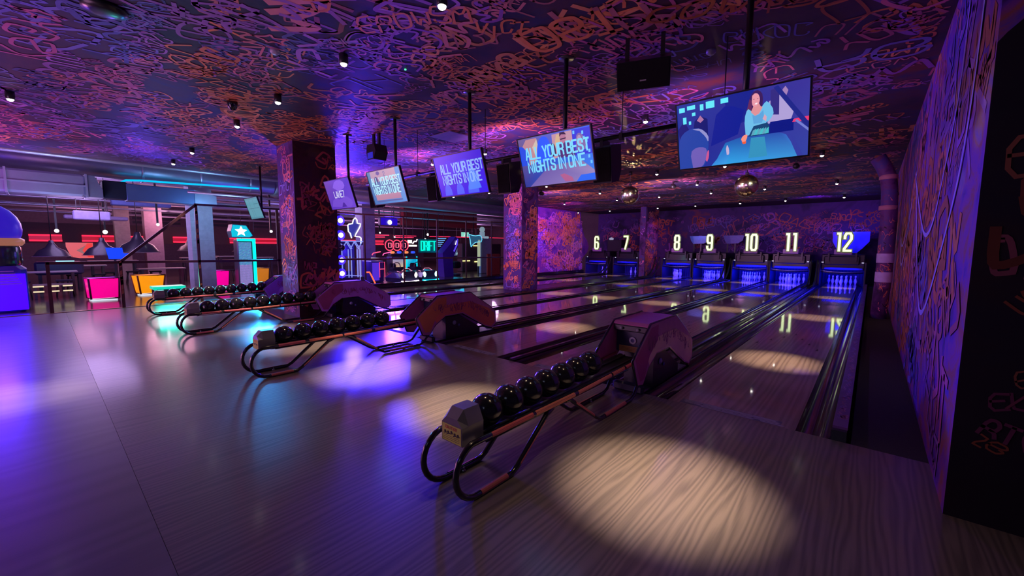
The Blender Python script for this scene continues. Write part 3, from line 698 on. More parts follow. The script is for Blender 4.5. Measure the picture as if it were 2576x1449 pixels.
    a=MB(); a.box((-.185,4.06,.40),(.185,4.10,.70),(.03,.03,.10)); a.bbox((-.185,3.98,.635),(.185,4.06,.70),(.03,.03,.04),.01)
    for s in (-1,1): a.lathe([(0,0),(.016,0),(.016,-.02),(0,-.02)],(s*.09,3.975,.665),(.3,.3,.32),10,'y')
    fp=a.build('front_panel',SATIN,r)
    a=MB(); a.lathe([(.022,0),(.04,0),(.04,-.006),(.022,-.006)],(0.0,4.055,.53),(.7,.7,.75),20,'y'); a.lathe([(0,-.002),(.021,-.002)],(0,4.055,.53),(.02,.02,.2),16,'y'); a.build('emblem',SATIN,fp)
    a=MB(); a.box((-.15,4.05,.405),(.15,4.06,.465),(.45,.22,.09)); pl=lambda u,v,w:(u,4.049-w,v)
    for k in range(3): a.ribbon([(-.12,.452-.014*k),(.11,.452-.014*k)],.004,pl,(.2,.08,.04))
    a.build('warning_strip',MATTE,fp)
    # inner ball lift
    a=MB(); a.prism([(4.22,.02),(4.22,.38),(4.52,.385),(4.98,.12),(4.98,.02)],'x',-.165,.165,(.012,.012,.02)); a.bbox((-.15,4.035,-.12),(.15,5.36,.02),(.02,.02,.03),.01); a.bbox((-.17,3.95,0.001),(.17,4.02,.10),(.02,.02,.045),.02)
    lf=a.build('ball_lift',SATIN,r)
    for s in (-1,1):
        a=MB(); a.lathe([(0,.0),(.035,.0),(.035,.01*s),(.022,.012*s),(.022,.02*s),(0,.02*s)],(s*.166,4.40,.27),(.35,.35,.6),16,'x')
        a.lathe([(0,.0),(.02,.0),(.02,.01*s),(0,.012*s)],(s*.166,4.50,.22),(.1,.1,.4),12,'x'); a.build('pulley',SATIN,lf)
    return r
BALLS=[]
names=['nearest','second','third','fourth']
def balls(x, ys, nm):
    for k,y in enumerate(ys):
        z=.329+.1085+max(0,(y-1.8))*.026
        a=MB(); a.sphere((0,0,0),.1085,(.012,.012,.016),32,18); 
        if not BALLS:
            o=a.build('bowling_ball',BALLM); g=MB()
            for (hx,hy) in ((-.012,-.02),(.012,-.02),(0,.012)):
                v=Vector((hx-.03,hy-.04,.1)).normalized()*.1086; t=v.cross(Vector((0,0,1))).normalized(); b_=v.normalized().cross(t)
                g.add([tuple(v+t*.008*math.cos(q*.785)+b_*.008*math.sin(q*.785)) for q in range(8)],[tuple(range(8))],(.001,.001,.001))
            g.build('finger_hole',MATTE,o); BALLS.append(o)
        else: o=copy_tree(BALLS[0])
        o.location=(x,y,z); o.rotation_euler=(rnd.uniform(-.5,.5)-.6,rnd.uniform(-.6,.6),rnd.uniform(0,6))
        w=['first','second','third','fourth','fifth','sixth','seventh','eighth','ninth'][k]
        tag(o,'black bowling ball on the %s rack, %s in line from its end cap'%(nm,w),'bowling ball','balls on the %s ball rack'%nm)
RX={1:-1.835,2:-5.24,3:-8.62,4:-11.53}
RL={1:'nearest ball return with pink worn tubes, between lanes 11 and 12',2:'second ball return from the front, leading to lanes 9 and 10',3:'third ball return, standing in front of the large pillar',4:'farthest ball return, lit teal from the arcade'}
for k in (1,2,3,4): ball_return(RX[k],RL[k])
balls(RX[1],[1.865+.2185*k for k in range(7)],'nearest')
balls(RX[2],[1.865+.2185*k for k in range(7)],'second')
balls(RX[3],[1.865+.2185*k for k in range(9)],'third')
balls(RX[4],[1.90+.2185*k for k in range(9)],'fourth')

# ================================================================== HANGING SCREENS
SC={}
def pic_woman(P,T):
    P([(0,0),(1,0),(1,1),(0,1)],[(.02,.07,.42),(.10,.14,.50),(.12,.10,.45),(.04,.10,.45)])
    P([(.42,.55),(.62,.6),(.62,1),(.40,1)],(.03,.06,.40)); P([(.28,.3),(.5,.42),(.55,.75),(.47,.83),(.40,.85),(.33,.75)],(.01,.05,.42))
    P([(0,.62),(.06,.75),(.10,.60),(.13,.2),(.03,.3)],(.01,.04,.30)); P([(.13,.5),(.15,.72),(.2,.78),(.26,.72),(.26,.45)],(.01,.04,.28))
    for x,y,w_,h_ in ((.02,.88,.05,.07),(.09,.9,.07,.06),(.13,.80,.03,.05),(.2,.86,.03,.09),(.25,.87,.07,.10),(.37,.90,.06,.07),(.05,.70,.03,.1),(.10,.68,.02,.05)):
        P([(x,y),(x+w_,y),(x+w_,y+h_),(x,y+h_)],(.25,.85,.95))
    P([(.17,.72),(.2,.79),(.23,.72),(.2,.68)],(.55,.3,.5))
    # table
    P([(.30,.0),(.95,.0),(.85,.32),(.80,.36),(.52,.37),(.40,.32)],[(.08,.50,.85),(.12,.42,.75),(.10,.25,.65),(.08,.18,.55),(.06,.2,.55),(.05,.25,.6)])
    P([(.28,.0),(.40,.0),(.46,.24),(.42,.27)],[(.10,.42,.80),(.12,.48,.85),(.07,.30,.68),(.06,.28,.66)])
    P([(.58,.05),(.72,.05),(.70,.33),(.60,.34)],(.10,.42,.62)); P([(.8,.36),(.85,.37),(.93,.0),(.97,.0),(.88,.36),(.85,.40)],(.10,.12,.48))
    # people behind
    P([(.72,.50),(.88,.50),(.90,.62),(.87,.78),(.80,.86),(.73,.80)],(.55,.48,.75)); P([(.74,.62),(.80,.60),(.80,.90),(.77,.96),(.74,.94)],(.10,.08,.35))
    P([(.84,.8),(.86,.9),(.84,.96),(.82,.92)],(.5,.35,.6)); P([(.72,.36),(.9,.36),(.9,.52),(.74,.52)],(.01,.04,.35))
    P([(.89,.47),(1,.46),(1,.52),(.90,.51)],(.85,.12,.30)); P([(.76,.97),(.79,.99),(1,.44),(1,.34)],(.05,.07,.38)); P([(.92,.50),(1,.36),(1,.32),(.91,.48)],(.30,.34,.72))
    # woman
    P(chaikin([(.57,.62),(.60,.62),(.585,.88),(.62,.98),(.66,.98),(.69,.9),(.68,.7),(.66,.62)],1),(.12,.05,.22))
    P(chaikin([(.565,.70),(.60,.65),(.61,.85),(.59,.88)],1),(.25,.08,.22))
    P(chaikin([(.56,.38),(.55,.62),(.575,.76),(.60,.72),(.64,.64),(.69,.78),(.72,.82),(.77,.66),(.74,.55),(.705,.52),(.705,.47),(.61,.47),(.60,.38)],1),(.28,.62,.85))
    P([(.60,.70),(.615,.76),(.63,.82),(.66,.80),(.67,.76),(.685,.74),(.66,.66),(.63,.64)],(.80,.42,.45)); P([(.61,.66),(.63,.64),(.66,.65),(.69,.70),(.695,.6),(.68,.53),(.62,.53)],(.22,.50,.78))
    P(chaikin([(.607,.84),(.612,.78),(.635,.755),(.66,.80),(.667,.86),(.655,.93),(.63,.95),(.61,.92)],1),(.85,.45,.52)); P([(.625,.80),(.64,.79),(.652,.81),(.638,.815)],(.95,.85,.9)); 
    for ex in (.622,.65): P([(ex-.006,.868),(ex,.872),(ex+.006,.868),(ex,.863)],(.1,.04,.15))
    P([(.58,.36),(.73,.36),(.735,.46),(.72,.52),(.62,.50)],(.03,.14,.30))
    for k in range(6): P([(.60+.02*k,.37),(.63+.02*k,.375),(.64+.018*k,.46),(.615+.02*k,.44)],(.15,.62,.68) if k%2 else (.22,.50,.62))
    P([(.685,.58),(.70,.64),(.715,.60),(.71,.54)],(.75,.5,.6)); P(chaikin([(.525,.34),(.54,.39),(.575,.40),(.57,.34),(.555,.29),(.535,.29)],1),(.95,.42,.35)); P([(.53,.30),(.565,.30),(.56,.27),(.54,.265)],(.9,.22,.1))
    P(chaikin([(.405,.23),(.415,.30),(.43,.22),(.43,.14),(.41,.14)],1),(.65,.55,.75))
    # blurred head in front
    P(chaikin([(0,.0),(0,.42),(.04,.56),(.12,.62),(.20,.60),(.255,.50),(.265,.36),(.255,.22),(.235,.06),(.21,.0)],1),[(.05,.14,.50)]*99)
    P(chaikin([(.12,.0),(.10,.25),(.16,.32),(.235,.30),(.25,.22),(.22,.04),(.19,0)],1),(.28,.22,.58)); P(chaikin([(.13,.60),(.20,.60),(.265,.48),(.262,.36),(.24,.46),(.19,.56)],1),(.42,.42,.70)); P(chaikin([(.232,.10),(.25,.24),(.265,.25),(.262,.14),(.245,.07)],1),(.70,.20,.42))
def slogan(T,col,x=.10,y=.30,h=.215,sl=.0):
    T('ALL YOUR BEST',x-.01,y+.27,h,.055,.021,.027,col); T('NIGHTS IN ONE',x,y,h,.055,.021,.027,col)
def pic_alley(P,T):
    P([(0,0),(1,0),(1,1),(0,1)],[(.06,.10,.42),(.05,.35,.85),(.03,.25,.9),(.28,.22,.42)])
    P([(.02,.78),(.12,.97),(.28,.97),(.26,.5),(.12,.45)],(.62,.38,.42)); P([(.2,.8),(.28,.95),(.30,.6),(.24,.55)],(.70,.62,.55)); P([(0,.45),(0,.86),(.06,.84),(.13,.7),(.12,.45)],(.01,.16,.80))
    P([(.48,.5),(.5,.97),(.78,.98),(.75,.55)],(.62,.42,.50)); P([(.52,.75),(.56,.95),(.62,.95),(.6,.7)],(.72,.55,.38)); P(chaikin([(.23,.45),(.28,.85),(.34,.97),(.42,.97),(.46,.85),(.48,.5)],1),(.01,.20,.95))
    P([(.76,.5),(.77,.98),(1,.98),(1,.5)],(.01,.10,.75)); P(chaikin([(.55,.50),(.56,.72),(.62,.80),(.70,.80),(.78,.72),(.78,.5)],1),(.14,.06,.28)); P(chaikin([(.605,.80),(.60,.90),(.635,.97),(.68,.94),(.69,.84),(.65,.76)],1),(.55,.30,.42))
    P([(.60,.90),(.61,.98),(.67,.98),(.695,.92),(.67,.93),(.63,.94)],(.04,.02,.10)); P([(.605,.86),(.685,.87),(.68,.845),(.61,.84)],(.03,.02,.08)); P(chaikin([(.45,.55),(.46,.78),(.5,.82),(.53,.75),(.53,.55)],1),(.10,.04,.15)); P(chaikin([(.465,.66),(.48,.74),(.51,.70),(.50,.60)],1),(.5,.3,.45))
    P(chaikin([(.80,.55),(.81,.85),(.86,.92),(.92,.82),(.93,.6)],1),(.32,.25,.50)); P(chaikin([(.825,.72),(.83,.85),(.87,.87),(.885,.75),(.86,.66)],1),(.55,.42,.6))
    P([(.08,.0),(.40,.38),(.85,.40),(1.0,.18),(1.0,.0)],[(.30,.24,.55),(.25,.2,.5),(.35,.28,.5),(.45,.38,.62),(.40,.34,.62)]); P([(.54,.17),(.6,.19),(.7,.10),(.72,.02),(.6,.03)],(.55,.22,.40)); P([(.75,.0),(.82,.12),(1,.13),(1,0)],(.02,.25,.90))
    for x,y in ((.93,.62),(.95,.45),(.94,.74),(.91,.8),(.96,.55),(.9,.9),(.79,.93),(.97,.34)): P([(x-.012,y-.03),(x+.012,y-.03),(x+.015,y+.03),(x-.01,y+.03)],(.25,.65,1))
    slogan(T,(.25,.72,1))
def pic_blue(P,T):
    P([(0,0),(1,0),(1,1),(0,1)],[(.03,.01,.80),(.02,.01,.85),(.03,.01,.72),(.10,.10,.85)])
    P(chaikin([(.15,.5),(.2,.8),(.3,.9),(.42,.8),(.6,.86),(.72,.84),(.8,.6),(.8,.4)],1),(.06,.07,.85)); 
    for x,w_ in ((.10,.16),(.36,.16),(.60,.22)): P(chaikin([(x,.02),(x+.02,.22),(x+w_*.5,.34),(x+w_,.2),(x+w_,.02)],1),(.10,.22,.92))
    P([(.62,.1),(.70,.62),(.80,.60),(.88,.12)],(.12,.35,.95)); slogan(T,(.30,.52,.95),.12)
def pic_card(P,T):
    P([(0,0),(1,0),(1,1),(0,1)],[(.06,.28,.55),(.10,.42,.75),(.12,.45,.72),(.14,.35,.5)]); P([(.1,.12),(.86,.12),(.86,1),(.1,1)],[(.55,.35,.42),(.50,.32,.42),(.60,.48,.52),(.55,.45,.50)])
    P([(.08,.30),(.9,.30),(.9,.68),(.08,.68)],(.12,.30,.48)); P(chaikin([(.28,.9),(.3,.98),(.38,.98),(.4,.9),(.34,.86)],1),(.2,.2,.4)); P(chaikin([(.18,.6),(.2,.82),(.28,.84),(.31,.7)],1),(.08,.16,.3))
    T('2',.50,.82,.12,.05,.01,.018,(.22,.25,.40)); slogan(T,(.45,.85,.95),.09,.30)
    P([(.12,.06),(.88,.06),(.88,.10),(.12,.10)],(.10,.22,.45))
def pic_lane(P,T):
    P([(0,0),(1,0),(1,1),(0,1)],[(.20,.10,.62),(.25,.12,.70),(.16,.10,.62),(.30,.16,.55)]); P(chaikin([(.3,.75),(.45,.98),(.75,.95),(.8,.7),(.5,.6)],1),(.36,.22,.78)); P(chaikin([(.05,.1),(.2,.4),(.5,.3),(.7,.45),(.95,.2),(.8,.02)],1),(.28,.16,.70))
    P(chaikin([(.45,.05),(.55,.25),(.65,.05)],1),(.12,.06,.45)); T('LANE7',.28,.40,.20,.062,.022,.030,(.62,.62,.85))
def pic_plan(P,T):
    P([(0,0),(1,0),(1,1),(0,1)],(.16,.38,.45)); P([(.05,.08),(.95,.08),(.95,.92),(.05,.92)],(.20,.45,.52))
    for q in ([(.1,.5),(.9,.5)],[(.3,.1),(.3,.9)],[(.6,.5),(.6,.9)],[(.45,.1),(.45,.5)],[(.6,.7),(.9,.7)]): T(None,q,.008,(.05,.18,.25))
SCR={12:(pic_woman,'hanging screen showing a smiling woman at a table'),10:(pic_alley,'hanging screen with pale blue slogan over people at a shuffle table'),9:(pic_blue,'hanging screen with the slogan on a deep blue picture'),
     8:(pic_card,'hanging screen with the slogan on a pink and teal picture'),7:(pic_lane,'hanging violet screen beside the large pillar, short white lettering'),6:(pic_plan,'small teal hanging screen left of the large pillar')}
SX={12:-.904,10:-2.737,9:-4.318,8:-6.125,7:-7.73,6:-12.47}
for n,(fn,lab) in SCR.items():
    x=SX[n]; r=thing('hanging_television',(x,3.86,2.485),lab,'television','televisions hung above the approach')
    tl=math.atan2(.16,.52); ct,st=math.cos(tl),math.sin(tl)
    def M(u,v,w,_c=ct,_s=st): # local plane: u right, v up, w toward the viewer
        return (u, -w*_c - v*_s, v*_c - w*_s)
    W_,H_=.96,.545
    def pbox(mb,u0,u1,v0,v1,w0,w1,col):
        vs=[M(a,b,c) for c in (w0,w1) for (a,b) in ((u0,v0),(u1,v0),(u1,v1),(u0,v1))]
        mb.add(vs,[(3,2,1,0),(4,5,6,7),(0,1,5,4),(1,2,6,5),(2,3,7,6),(3,0,4,7)],col)
    a=MB(); bk=(.012,.012,.014); f=.012
    pbox(a,-W_/2-f,W_/2+f,-H_/2-f,H_/2+f,-.035,-.004,bk)
    for (u0,u1,v0,v1) in ((-W_/2-f,-W_/2,-H_/2-f,H_/2+f),(W_/2,W_/2+f,-H_/2-f,H_/2+f),(-W_/2,W_/2,-H_/2-f,-H_/2),(-W_/2,W_/2,H_/2,H_/2+f)): pbox(a,u0,u1,v0,v1,-.006,.004,bk)
    pbox(a,-.25,.25,-.16,.16,-.07,-.034,bk)
    a.build('casing',SATIN,r)
    a=MB(); cnt=[0]
    def P(poly,cols):
        cnt[0]+=1
        g_=lambda c: tuple(q**1.5 for q in c)
        cols=g_(cols) if isinstance(cols[0],(int,float)) else [g_(c) for c in cols]
        vs=[M((max(0,min(1,p[0]))-.5)*W_,(max(0,min(1,p[1]))-.5)*H_,-.003+cnt[0]*.00006) for p in poly]
        if isinstance(cols[0],(int,float)): a.add(vs,[tuple(range(len(poly)))],cols)
        else: a.add(vs,[tuple(range(len(poly)))],None,vcols=list(cols)[:len(poly)])
    def T(s,*q):
        cnt[0]+=2; zz=-.003+cnt[0]*.00006
        pl=lambda u,v,w:M((u-.5)*W_,(v-.5)*W_+( .5-.5)*H_,w)
        if s is None:
            pts,t,col=q; col=tuple(q_**1.5 for q_ in col); a.ribbon([((p[0]-.5)*W_,(p[1]-.5)*H_) for p in pts],t,lambda u,v,w:M(u,v,w+zz),col); return
        x0,y0,hh,ww,gg,tt,col=q; col=tuple(q_**1.25 for q_ in col); tt*=1.25; yy=(y0-.5)*H_; hh*=H_; 
        text(a,s,lambda u,v,w:M(u,v,w+zz),(x0-.5)*W_,yy,hh,ww*W_*.98,gg*W_*1.05,tt*W_*.62,col,i_w=.25)
    fn(P,T); a.build('screen_picture',emit(1.05),r)
    a=MB(); a.tube([(0,.19,.0),(0,.19,H-2.485-.01)],.026,bk,12); a.build('pole',SATIN,r)
    a=MB(); a.lathe([(0,-.012),(.085,-.012),(.085,0),(0,0)],(0,.19,H-2.485-.002),(.05,.05,.06),16); a.build('ceiling_flange',SATIN,r)
    a=MB(); a.box((-.03,.085,-.03),(.03,.2,.03),bk); a.build('bracket',SATIN,r)

# horizontal pipe behind the screens with its thin hangers, and what hangs on it
r=thing('lighting_pipe',(0,4.7,2.83),'long black pipe hung behind the screens on thin rods','pipe')
a=MB(); a.tube([(-8.2,0,-.02),(-.6,0,.02)],.026,(.012,.012,.015),10); a.build('pipe_run',SATIN,r)
for x in (-7.5,-6.4,-4.66,-2.36,-1.24):
    a=MB(); a.tube([(x,0,.02),(x,0,H-2.83)],.006,(.03,.03,.035),6); a.box((x-.02,-.035,-.04),(x+.02,.035,.04),(.02,.02,.02)); a.build('hanger_rod',SATIN,r)
def speaker(x,y,z,label,w_=.26,h=.46,d=.27,tilt=.5,rz=0):
    r=thing('loudspeaker',(x,y,z),label,'loudspeaker','black loudspeakers on the pipe',rz); bk=(.008,.008,.01)
    a=MB(); c,s=math.cos(tilt),math.sin(tilt)
    prof=[(-d/2,-h/2),(d/2*.4,-h/2),(d/2,-h*.2),(d/2,h/2),(-d/2,h/2)]
    a.prism([(p*c-q*s*.5,q*c+p*s) for p,q in prof],'x',-w_/2,w_/2,bk); a.build('cabinet',SATIN,r)
    a=MB(); a.prism([(p*c-q*s*.5,q*c+p*s) for p,q in ((-d/2-.008,-h/2+.02),(-d/2,-h/2+.02),(-d/2,h/2-.02),(-d/2-.008,h/2-.02))],'x',-w_/2+.015,w_/2-.015,(.02,.02,.022)); a.build('grille',RUBBER,r)
    a=MB(); a.box((-.02,-.16,h/2-.06),(.02,.02,h/2+.05),bk); a.build('yoke',SATIN,r); return r
for x,l in ((-8.0,'black loudspeaker on the pipe, behind the pink and teal slogan screen'),(-6.02,'black loudspeaker left of the deep blue slogan screen'),(-4.28,'black loudspeaker between the deep blue screen and the alley screen'),(-2.62,'black loudspeaker right of the screen with people at a table')):
    speaker(x,4.84,2.56,l,tilt=.22)
# larger loudspeaker close to the ceiling
r=thing('loudspeaker',(-1.86,4.15,3.27),'large black loudspeaker bracketed to the ceiling near the biggest screen','loudspeaker',rz=.35)
a=MB(); t=.5; c,s=math.cos(t),math.sin(t); pr_=[(-.16,-.13),(.13,-.13),(.16,.0),(.12,.13),(-.16,.13)]
a.prism([(p*c-q*s,q*c+p*s) for p,q in pr_],'x',-.25,.25,(.006,.006,.008)); a.build('cabinet',SATIN,r)
a=MB(); a.prism([(p*c-q*s,q*c+p*s) for p,q in ((-.166,-.12),(-.16,-.12),(-.16,.12),(-.166,.12))],'x',-.24,.24,(.012,.012,.014)); g=a.build('grille',RUBBER,r)
a=MB(); p,q=(-.168,-.05); a.box((-.03,p*c-q*s-.004,q*c+p*s-.006),(.03,p*c-q*s,q*c+p*s+.006),(.5,.5,.55)); a.build('badge',SATIN,g)
for xx in (-.17,.17):
    a=MB(); a.box((xx-.02,-.02,.10),(xx+.02,.02,H-3.27),(.02,.02,.025)); a.build('bracket',SATIN,r)
# moving head lamp by the violet ceiling patch
r=thing('wash_light',(-7.2,4.35,3.28),'black box wash light with blue face, bracketed to the ceiling','light fixture')
a=MB(); a.prism([(-.15,-.02),(-.10,-.16),(.10,-.16),(.17,-.02),(.12,.12),(-.12,.12)],'y',-.13,.13,(.012,.012,.018)); h_=a.build('housing',SATIN,r)
a=MB(); a.box((-.10,-.135,-.14),(.08,-.131,-.03),(.02,.02,.55)); a.build('lens',emit(.9),h_)
for xx in (-.09,.09):
    a=MB(); a.box((xx-.025,-.02,.1),(xx+.025,.02,H-3.28),(.02,.02,.025)); a.build('bracket',SATIN,r)
# mirror balls
def mirror_ball(x,y,z,label):
    r=thing('mirror_ball',(x,y,z),label,'mirror ball','mirror balls above the lanes'); R0=.255
    a=MB(); g=random.Random(3); N=22
    for i in range(N):
        t0=math.pi*i/N; t1=math.pi*(i+1)/N; k=max(4,int(2*N*math.sin((t0+t1)/2)))
        for j in range(k):
            a0=2*math.pi*j/k; a1=2*math.pi*(j+1)/k; q=lambda t,u:(R0*math.sin(t)*math.cos(u),R0*math.sin(t)*math.sin(u),R0*math.cos(t))
            a.add([q(t0,a0),q(t1,a0),q(t1,a1),q(t0,a1)],[(0,1,2,3)],(.75,.72,.5))
    a.build('mirror_tiles',MIRROR,r)
    a=MB(); a.lathe([(0,.26),(.04,.26),(.04,.30),(.012,.31),(.012,.36),(0,.36)],(0,0,0),(.1,.1,.1),12); a.tube([(0,0,.34),(0,0,H-z-.08)],.005,(.2,.2,.22),6); a.lathe([(0,0),(.05,0),(.05,.09),(0,.09)],(0,0,H-z-.09),(.01,.01,.012),12); a.build('motor_and_chain',SATIN,r)
MIRROR=attr_mat('mirror tiles',.22,metal=1,var=.3,scale=30)
mirror_ball(-2.32,11.0,2.97,'larger mirror ball hanging under the biggest screen')
mirror_ball(-5.22,11.0,2.97,'smaller mirror ball, left of the other one')
# patterned lamps added above the mirror balls to imitate their reflected glints
for (x,y,tx,ty,e) in ((-2.32,11.0,-2.5,9.4,160),(-2.32,11.0,-3.8,10.2,160),(-5.22,11.0,-5.9,10.6,160),(-5.22,11.0,-4.4,9.8,160)):
    o=lamp('SPOT',(x+(tx-x)*.2,y+(ty-y)*.2,3.32),(1,.62,.25),e,(tx,ty,H+.0),.01,75,.7,'mirror_ball_glint')
    d=o.data; d.use_nodes=True; nt=d.node_tree; em=nt.nodes['Emission']
    tc=node(nt,'ShaderNodeTexCoord'); vo=node(nt,'ShaderNodeTexVoronoi'); vo.inputs['Scale'].default_value=26
    cr=node(nt,'ShaderNodeValToRGB'); cr.color_ramp.elements[0].position=.22; cr.color_ramp.elements[0].color=(1,1,1,1); cr.color_ramp.elements[1].position=.34; cr.color_ramp.elements[1].color=(0,0,0,1)
    nt.links.new(tc.outputs['Normal'],vo.inputs['Vector']); nt.links.new(vo.outputs['Distance'],cr.inputs[0]); nt.links.new(cr.outputs[0],em.inputs['Strength'])
# downlight fittings
dl0=None
rowname={2.37:'over the approach',6.5:'over the near end of the lane',11.2:'above the middle of the lane',16.2:'three quarters of the way down',20.6:'nearest the pins',13.85:'just past the middle',13.8:'just past the middle',14.0:'just past the middle'}
for (n,x,y) in DL+[('a',-9.2,-.1)]:
    if dl0 is None:
        r=bpy.data.objects.new('ceiling_spotlight',None); COL.objects.link(r)
        a=MB(); a.lathe([(.0,0),(.048,0),(.048,-.10),(.040,-.105),(.036,-.07),(0,-.07)],(0,0,0),(.02,.02,.022),16); h_=a.build('housing',SATIN,r)
        a=MB(); a.lathe([(.036,0),(.03,-.016),(.016,-.026),(0,-.03)],(0,0,-.102),(1,.93,.85),16); a.build('lens',emit(14),h_)
        dl0=r
    else: r=copy_tree(dl0)
    r.location=(x,y,H-.012)
    lab='small ceiling spotlight of the lane %s row, %s'%(n,rowname[y]) if n!='a' else 'small ceiling spotlight at the far left over the concourse'
    tag(r,lab,'spotlight','ceiling spotlights')
for (x,y,l) in ((-5.6,7.0,'small black wash lamp on the ceiling behind the deep blue screen'),(-9.3,12.3,'small black wash lamp on the ceiling by the middle pillar'),(-4.9,13.4,'small black wash lamp on the ceiling between the mirror balls'),(-1.5,12.0,'small black wash lamp on the ceiling near the right wall')):
    r=thing('wash_light',(x,y,H-.01),l,'light fixture','small wash lamps'); a=MB(); a.box((-.02,-.02,-.10),(.02,.02,0),(.02,.02,.02)); a.build('bracket',SATIN,r); a=MB(); a.lathe([(0,-.08),(.06,-.08),(.07,.08),(0,.08)],(0,0,-.14),(.015,.015,.02),14,'y'); a.build('housing',SATIN,r)
def ceil_thing(name,x,y,prof,col,label,cat,mt=SATIN):
    a=MB(); a.lathe(prof,(0,0,0),col,20); o=a.build(name,mt); o.location=(x,y,H-.001-.012*0); return tag(o,label,cat)
ceil_thing('security_camera',-7.3,2.05,[(0,0),(.07,0),(.07,-.04),(.055,-.09),(.03,-.12),(0,-.13)],(.01,.01,.015),'black dome security camera on the ceiling left of the large pillar','security camera',GLOSS)
ceil_thing('smoke_detector',-5.05,1.85,[(0,0),(.05,0),(.05,-.025),(.03,-.045),(0,-.045)],(.5,.45,.6),'small pale smoke detector on the ceiling between the two nearest left spotlights','smoke detector')
ceil_thing('smoke_detector',-1.45,4.9,[(0,0),(.05,0),(.05,-.025),(.03,-.045),(0,-.045)],(.3,.3,.35),'small pale smoke detector on the ceiling left of the thickest pole','smoke detector')
ceil_thing('air_vent',-5.35,.55,[(0,0),(.16,0),(.16,-.03),(.09,-.05),(0,-.05)],(.005,.005,.008),'round black air vent in the ceiling at the upper left','air vent')
ceil_thing('indicator_light',-4.37,3.05,[(0,0),(.012,0),(.012,-.012),(0,-.014)],(.1,.9,.4),'tiny green indicator light on the ceiling','indicator light',emit(1.5))
a=MB(); a.box((-6.55,5.1,H-.02),(-5.95,5.7,H-.004),(.30,.22,.48)); tag(a.build('access_panel',MATTE),'square pale access panel on the ceiling','access panel')
# drain pipe at the right
r=thing('drain_pipe',(.2,12.1,0),'graffiti wrapped drain pipe bent at the ceiling, two pale bands','pipe')
a=MB(); path=[(0,0,-.05),(.03,0,.9),(.03,0,2.1),(.0,0,2.75),(-.04,0,3.05),(-.14,0,3.3),(-.24,0,3.48)]
a.tube(path,.14,(.30,.10,.16),20); a.build('pipe_body',G_PILL,r)
for z0,z1 in ((.80,1.02),(1.22,1.42)):
    a=MB(); a.lathe([(.143,z0),(.146,z0+.01),(.146,z1-.01),(.143,z1)],(.03,0,0),(.55,.48,.85),20); a.build('pale_band',MATTE,r)
for z0 in (2.35,3.0):
    a=MB(); a.lathe([(.14,z0),(.155,z0+.01),(.155,z0+.09),(.14,z0+.1)],(.0 if z0<3 else -.04,0,0),(.5,.22,.3),20); a.build('collar',MATTE,r)
a=MB(); g=random.Random(9)
for k in range(60):
    t0=g.uniform(-2.9,-.6); z0=g.uniform(.1,2.7); pts=[(t0+g.uniform(-.3,.3),z0+g.uniform(-.08,.08)) for _ in range(4)]
    xc=.03 if z0<2.1 else .02
    a.ribbon(chaikin(pts,1),.018,lambda u,v,w:(.03+.144*math.cos(u),.144*math.sin(u),v),g.choice(((.8,.25,.15),(.7,.2,.3),(.03,.01,.03))),cap=False)
a.build('painted_marks',SPRAY,r)

# ================================================================== RAILING
r=thing('railing',(-13.42,0,0),'dark rust coloured metal railing between the approach and the arcade','railing'); RU=(.07,.025,.03)
def bar(name,p,q,w=.05,par=None,col=RU,mt=SATIN):
    a=MB(); p=Vector(p);q=Vector(q); t=(q-p).normalized(); n=Vector((1,0,0)) ; b_=t.cross(n).normalized()*w/2; n=n*w/2
    vs=[tuple(e+s1*n+s2*b_) for e in (p,q) for s1,s2 in ((-1,-1),(1,-1),(1,1),(-1,1))]
    a.add(vs,[(3,2,1,0),(4,5,6,7),(0,1,5,4),(1,2,6,5),(2,3,7,6),(3,0,4,7)],col); return a.build(name,mt,par)
for y,z in ((.12,1.12),(1.27,1.12),(2.8,2.58),(4.75,2.6),(7.55,2.62),(9.15,2.64),(10.75,2.66),(12.35,2.68),(13.95,2.7),(15.15,2.7)):
    bar('post',(0,y,-.02),(0,y,z),.06 if y<7 else .045,r)
bar('sloping_bar',(0,1.27,1.09),(0,2.8,2.55),.06,r); bar('top_rail',(0,2.77,2.56),(0,15.2,2.68),.05,r); bar('handrail',(0,.1,1.09),(0,15.2,1.02),.06,r)
a=MB(); g=random.Random(2)
a.cur=0
for y in (2.8,1.27): 
    for k in range(10): z0=g.uniform(.2,1.0 if y<2 else 2.4); a.add([(.0305,y-.02,z0),(.0305,y+.02,z0+.02),(.0305,y+.02,z0+.12),(.0305,y-.02,z0+.1)],[(0,1,2,3)],(.35,.12,.08))
a.build('worn_paint',SPRAY,r)

# ================================================================== DUCTS, PIPES AND STRUCTURE OVER THE ARCADE
GA=(.42,.42,.50)
r=thing('air_duct',(-16,0,0),'large rectangular grey metal air duct at the far left','air duct')
a=MB(); a.prism([(-.3,2.72),(.3,2.72),(.45,2.82),(.45,3.42),(.3,3.52),(-.3,3.52)],'y',-6,.95,GA) if False else a.bbox((-.35,-7,2.74),(.45,.95,3.30),GA,.05); a.build('duct_run',DUCT,r)
a=MB(); a.box((-.38,-7,3.0),(.47,.97,3.03),(.5,.5,.58)); 
for y in (.94,-.4,-1.8): a.box((-.38,y,2.72),(.48,y+.04,3.32),(.5,.5,.58))
a.build('flange',DUCT,r)
a=MB(); a.prism([(.97,2.74),(1.26,2.74),(1.26,2.95),(1.12,3.3),(.97,3.30)],'x',-.3,.42,(.35,.36,.44)); a.build('reducer',DUCT,r)
r=thing('ventilation_duct',(-16.6,0,0),'long round silver ventilation duct with a cyan reflection drawn as a glowing line','air duct')
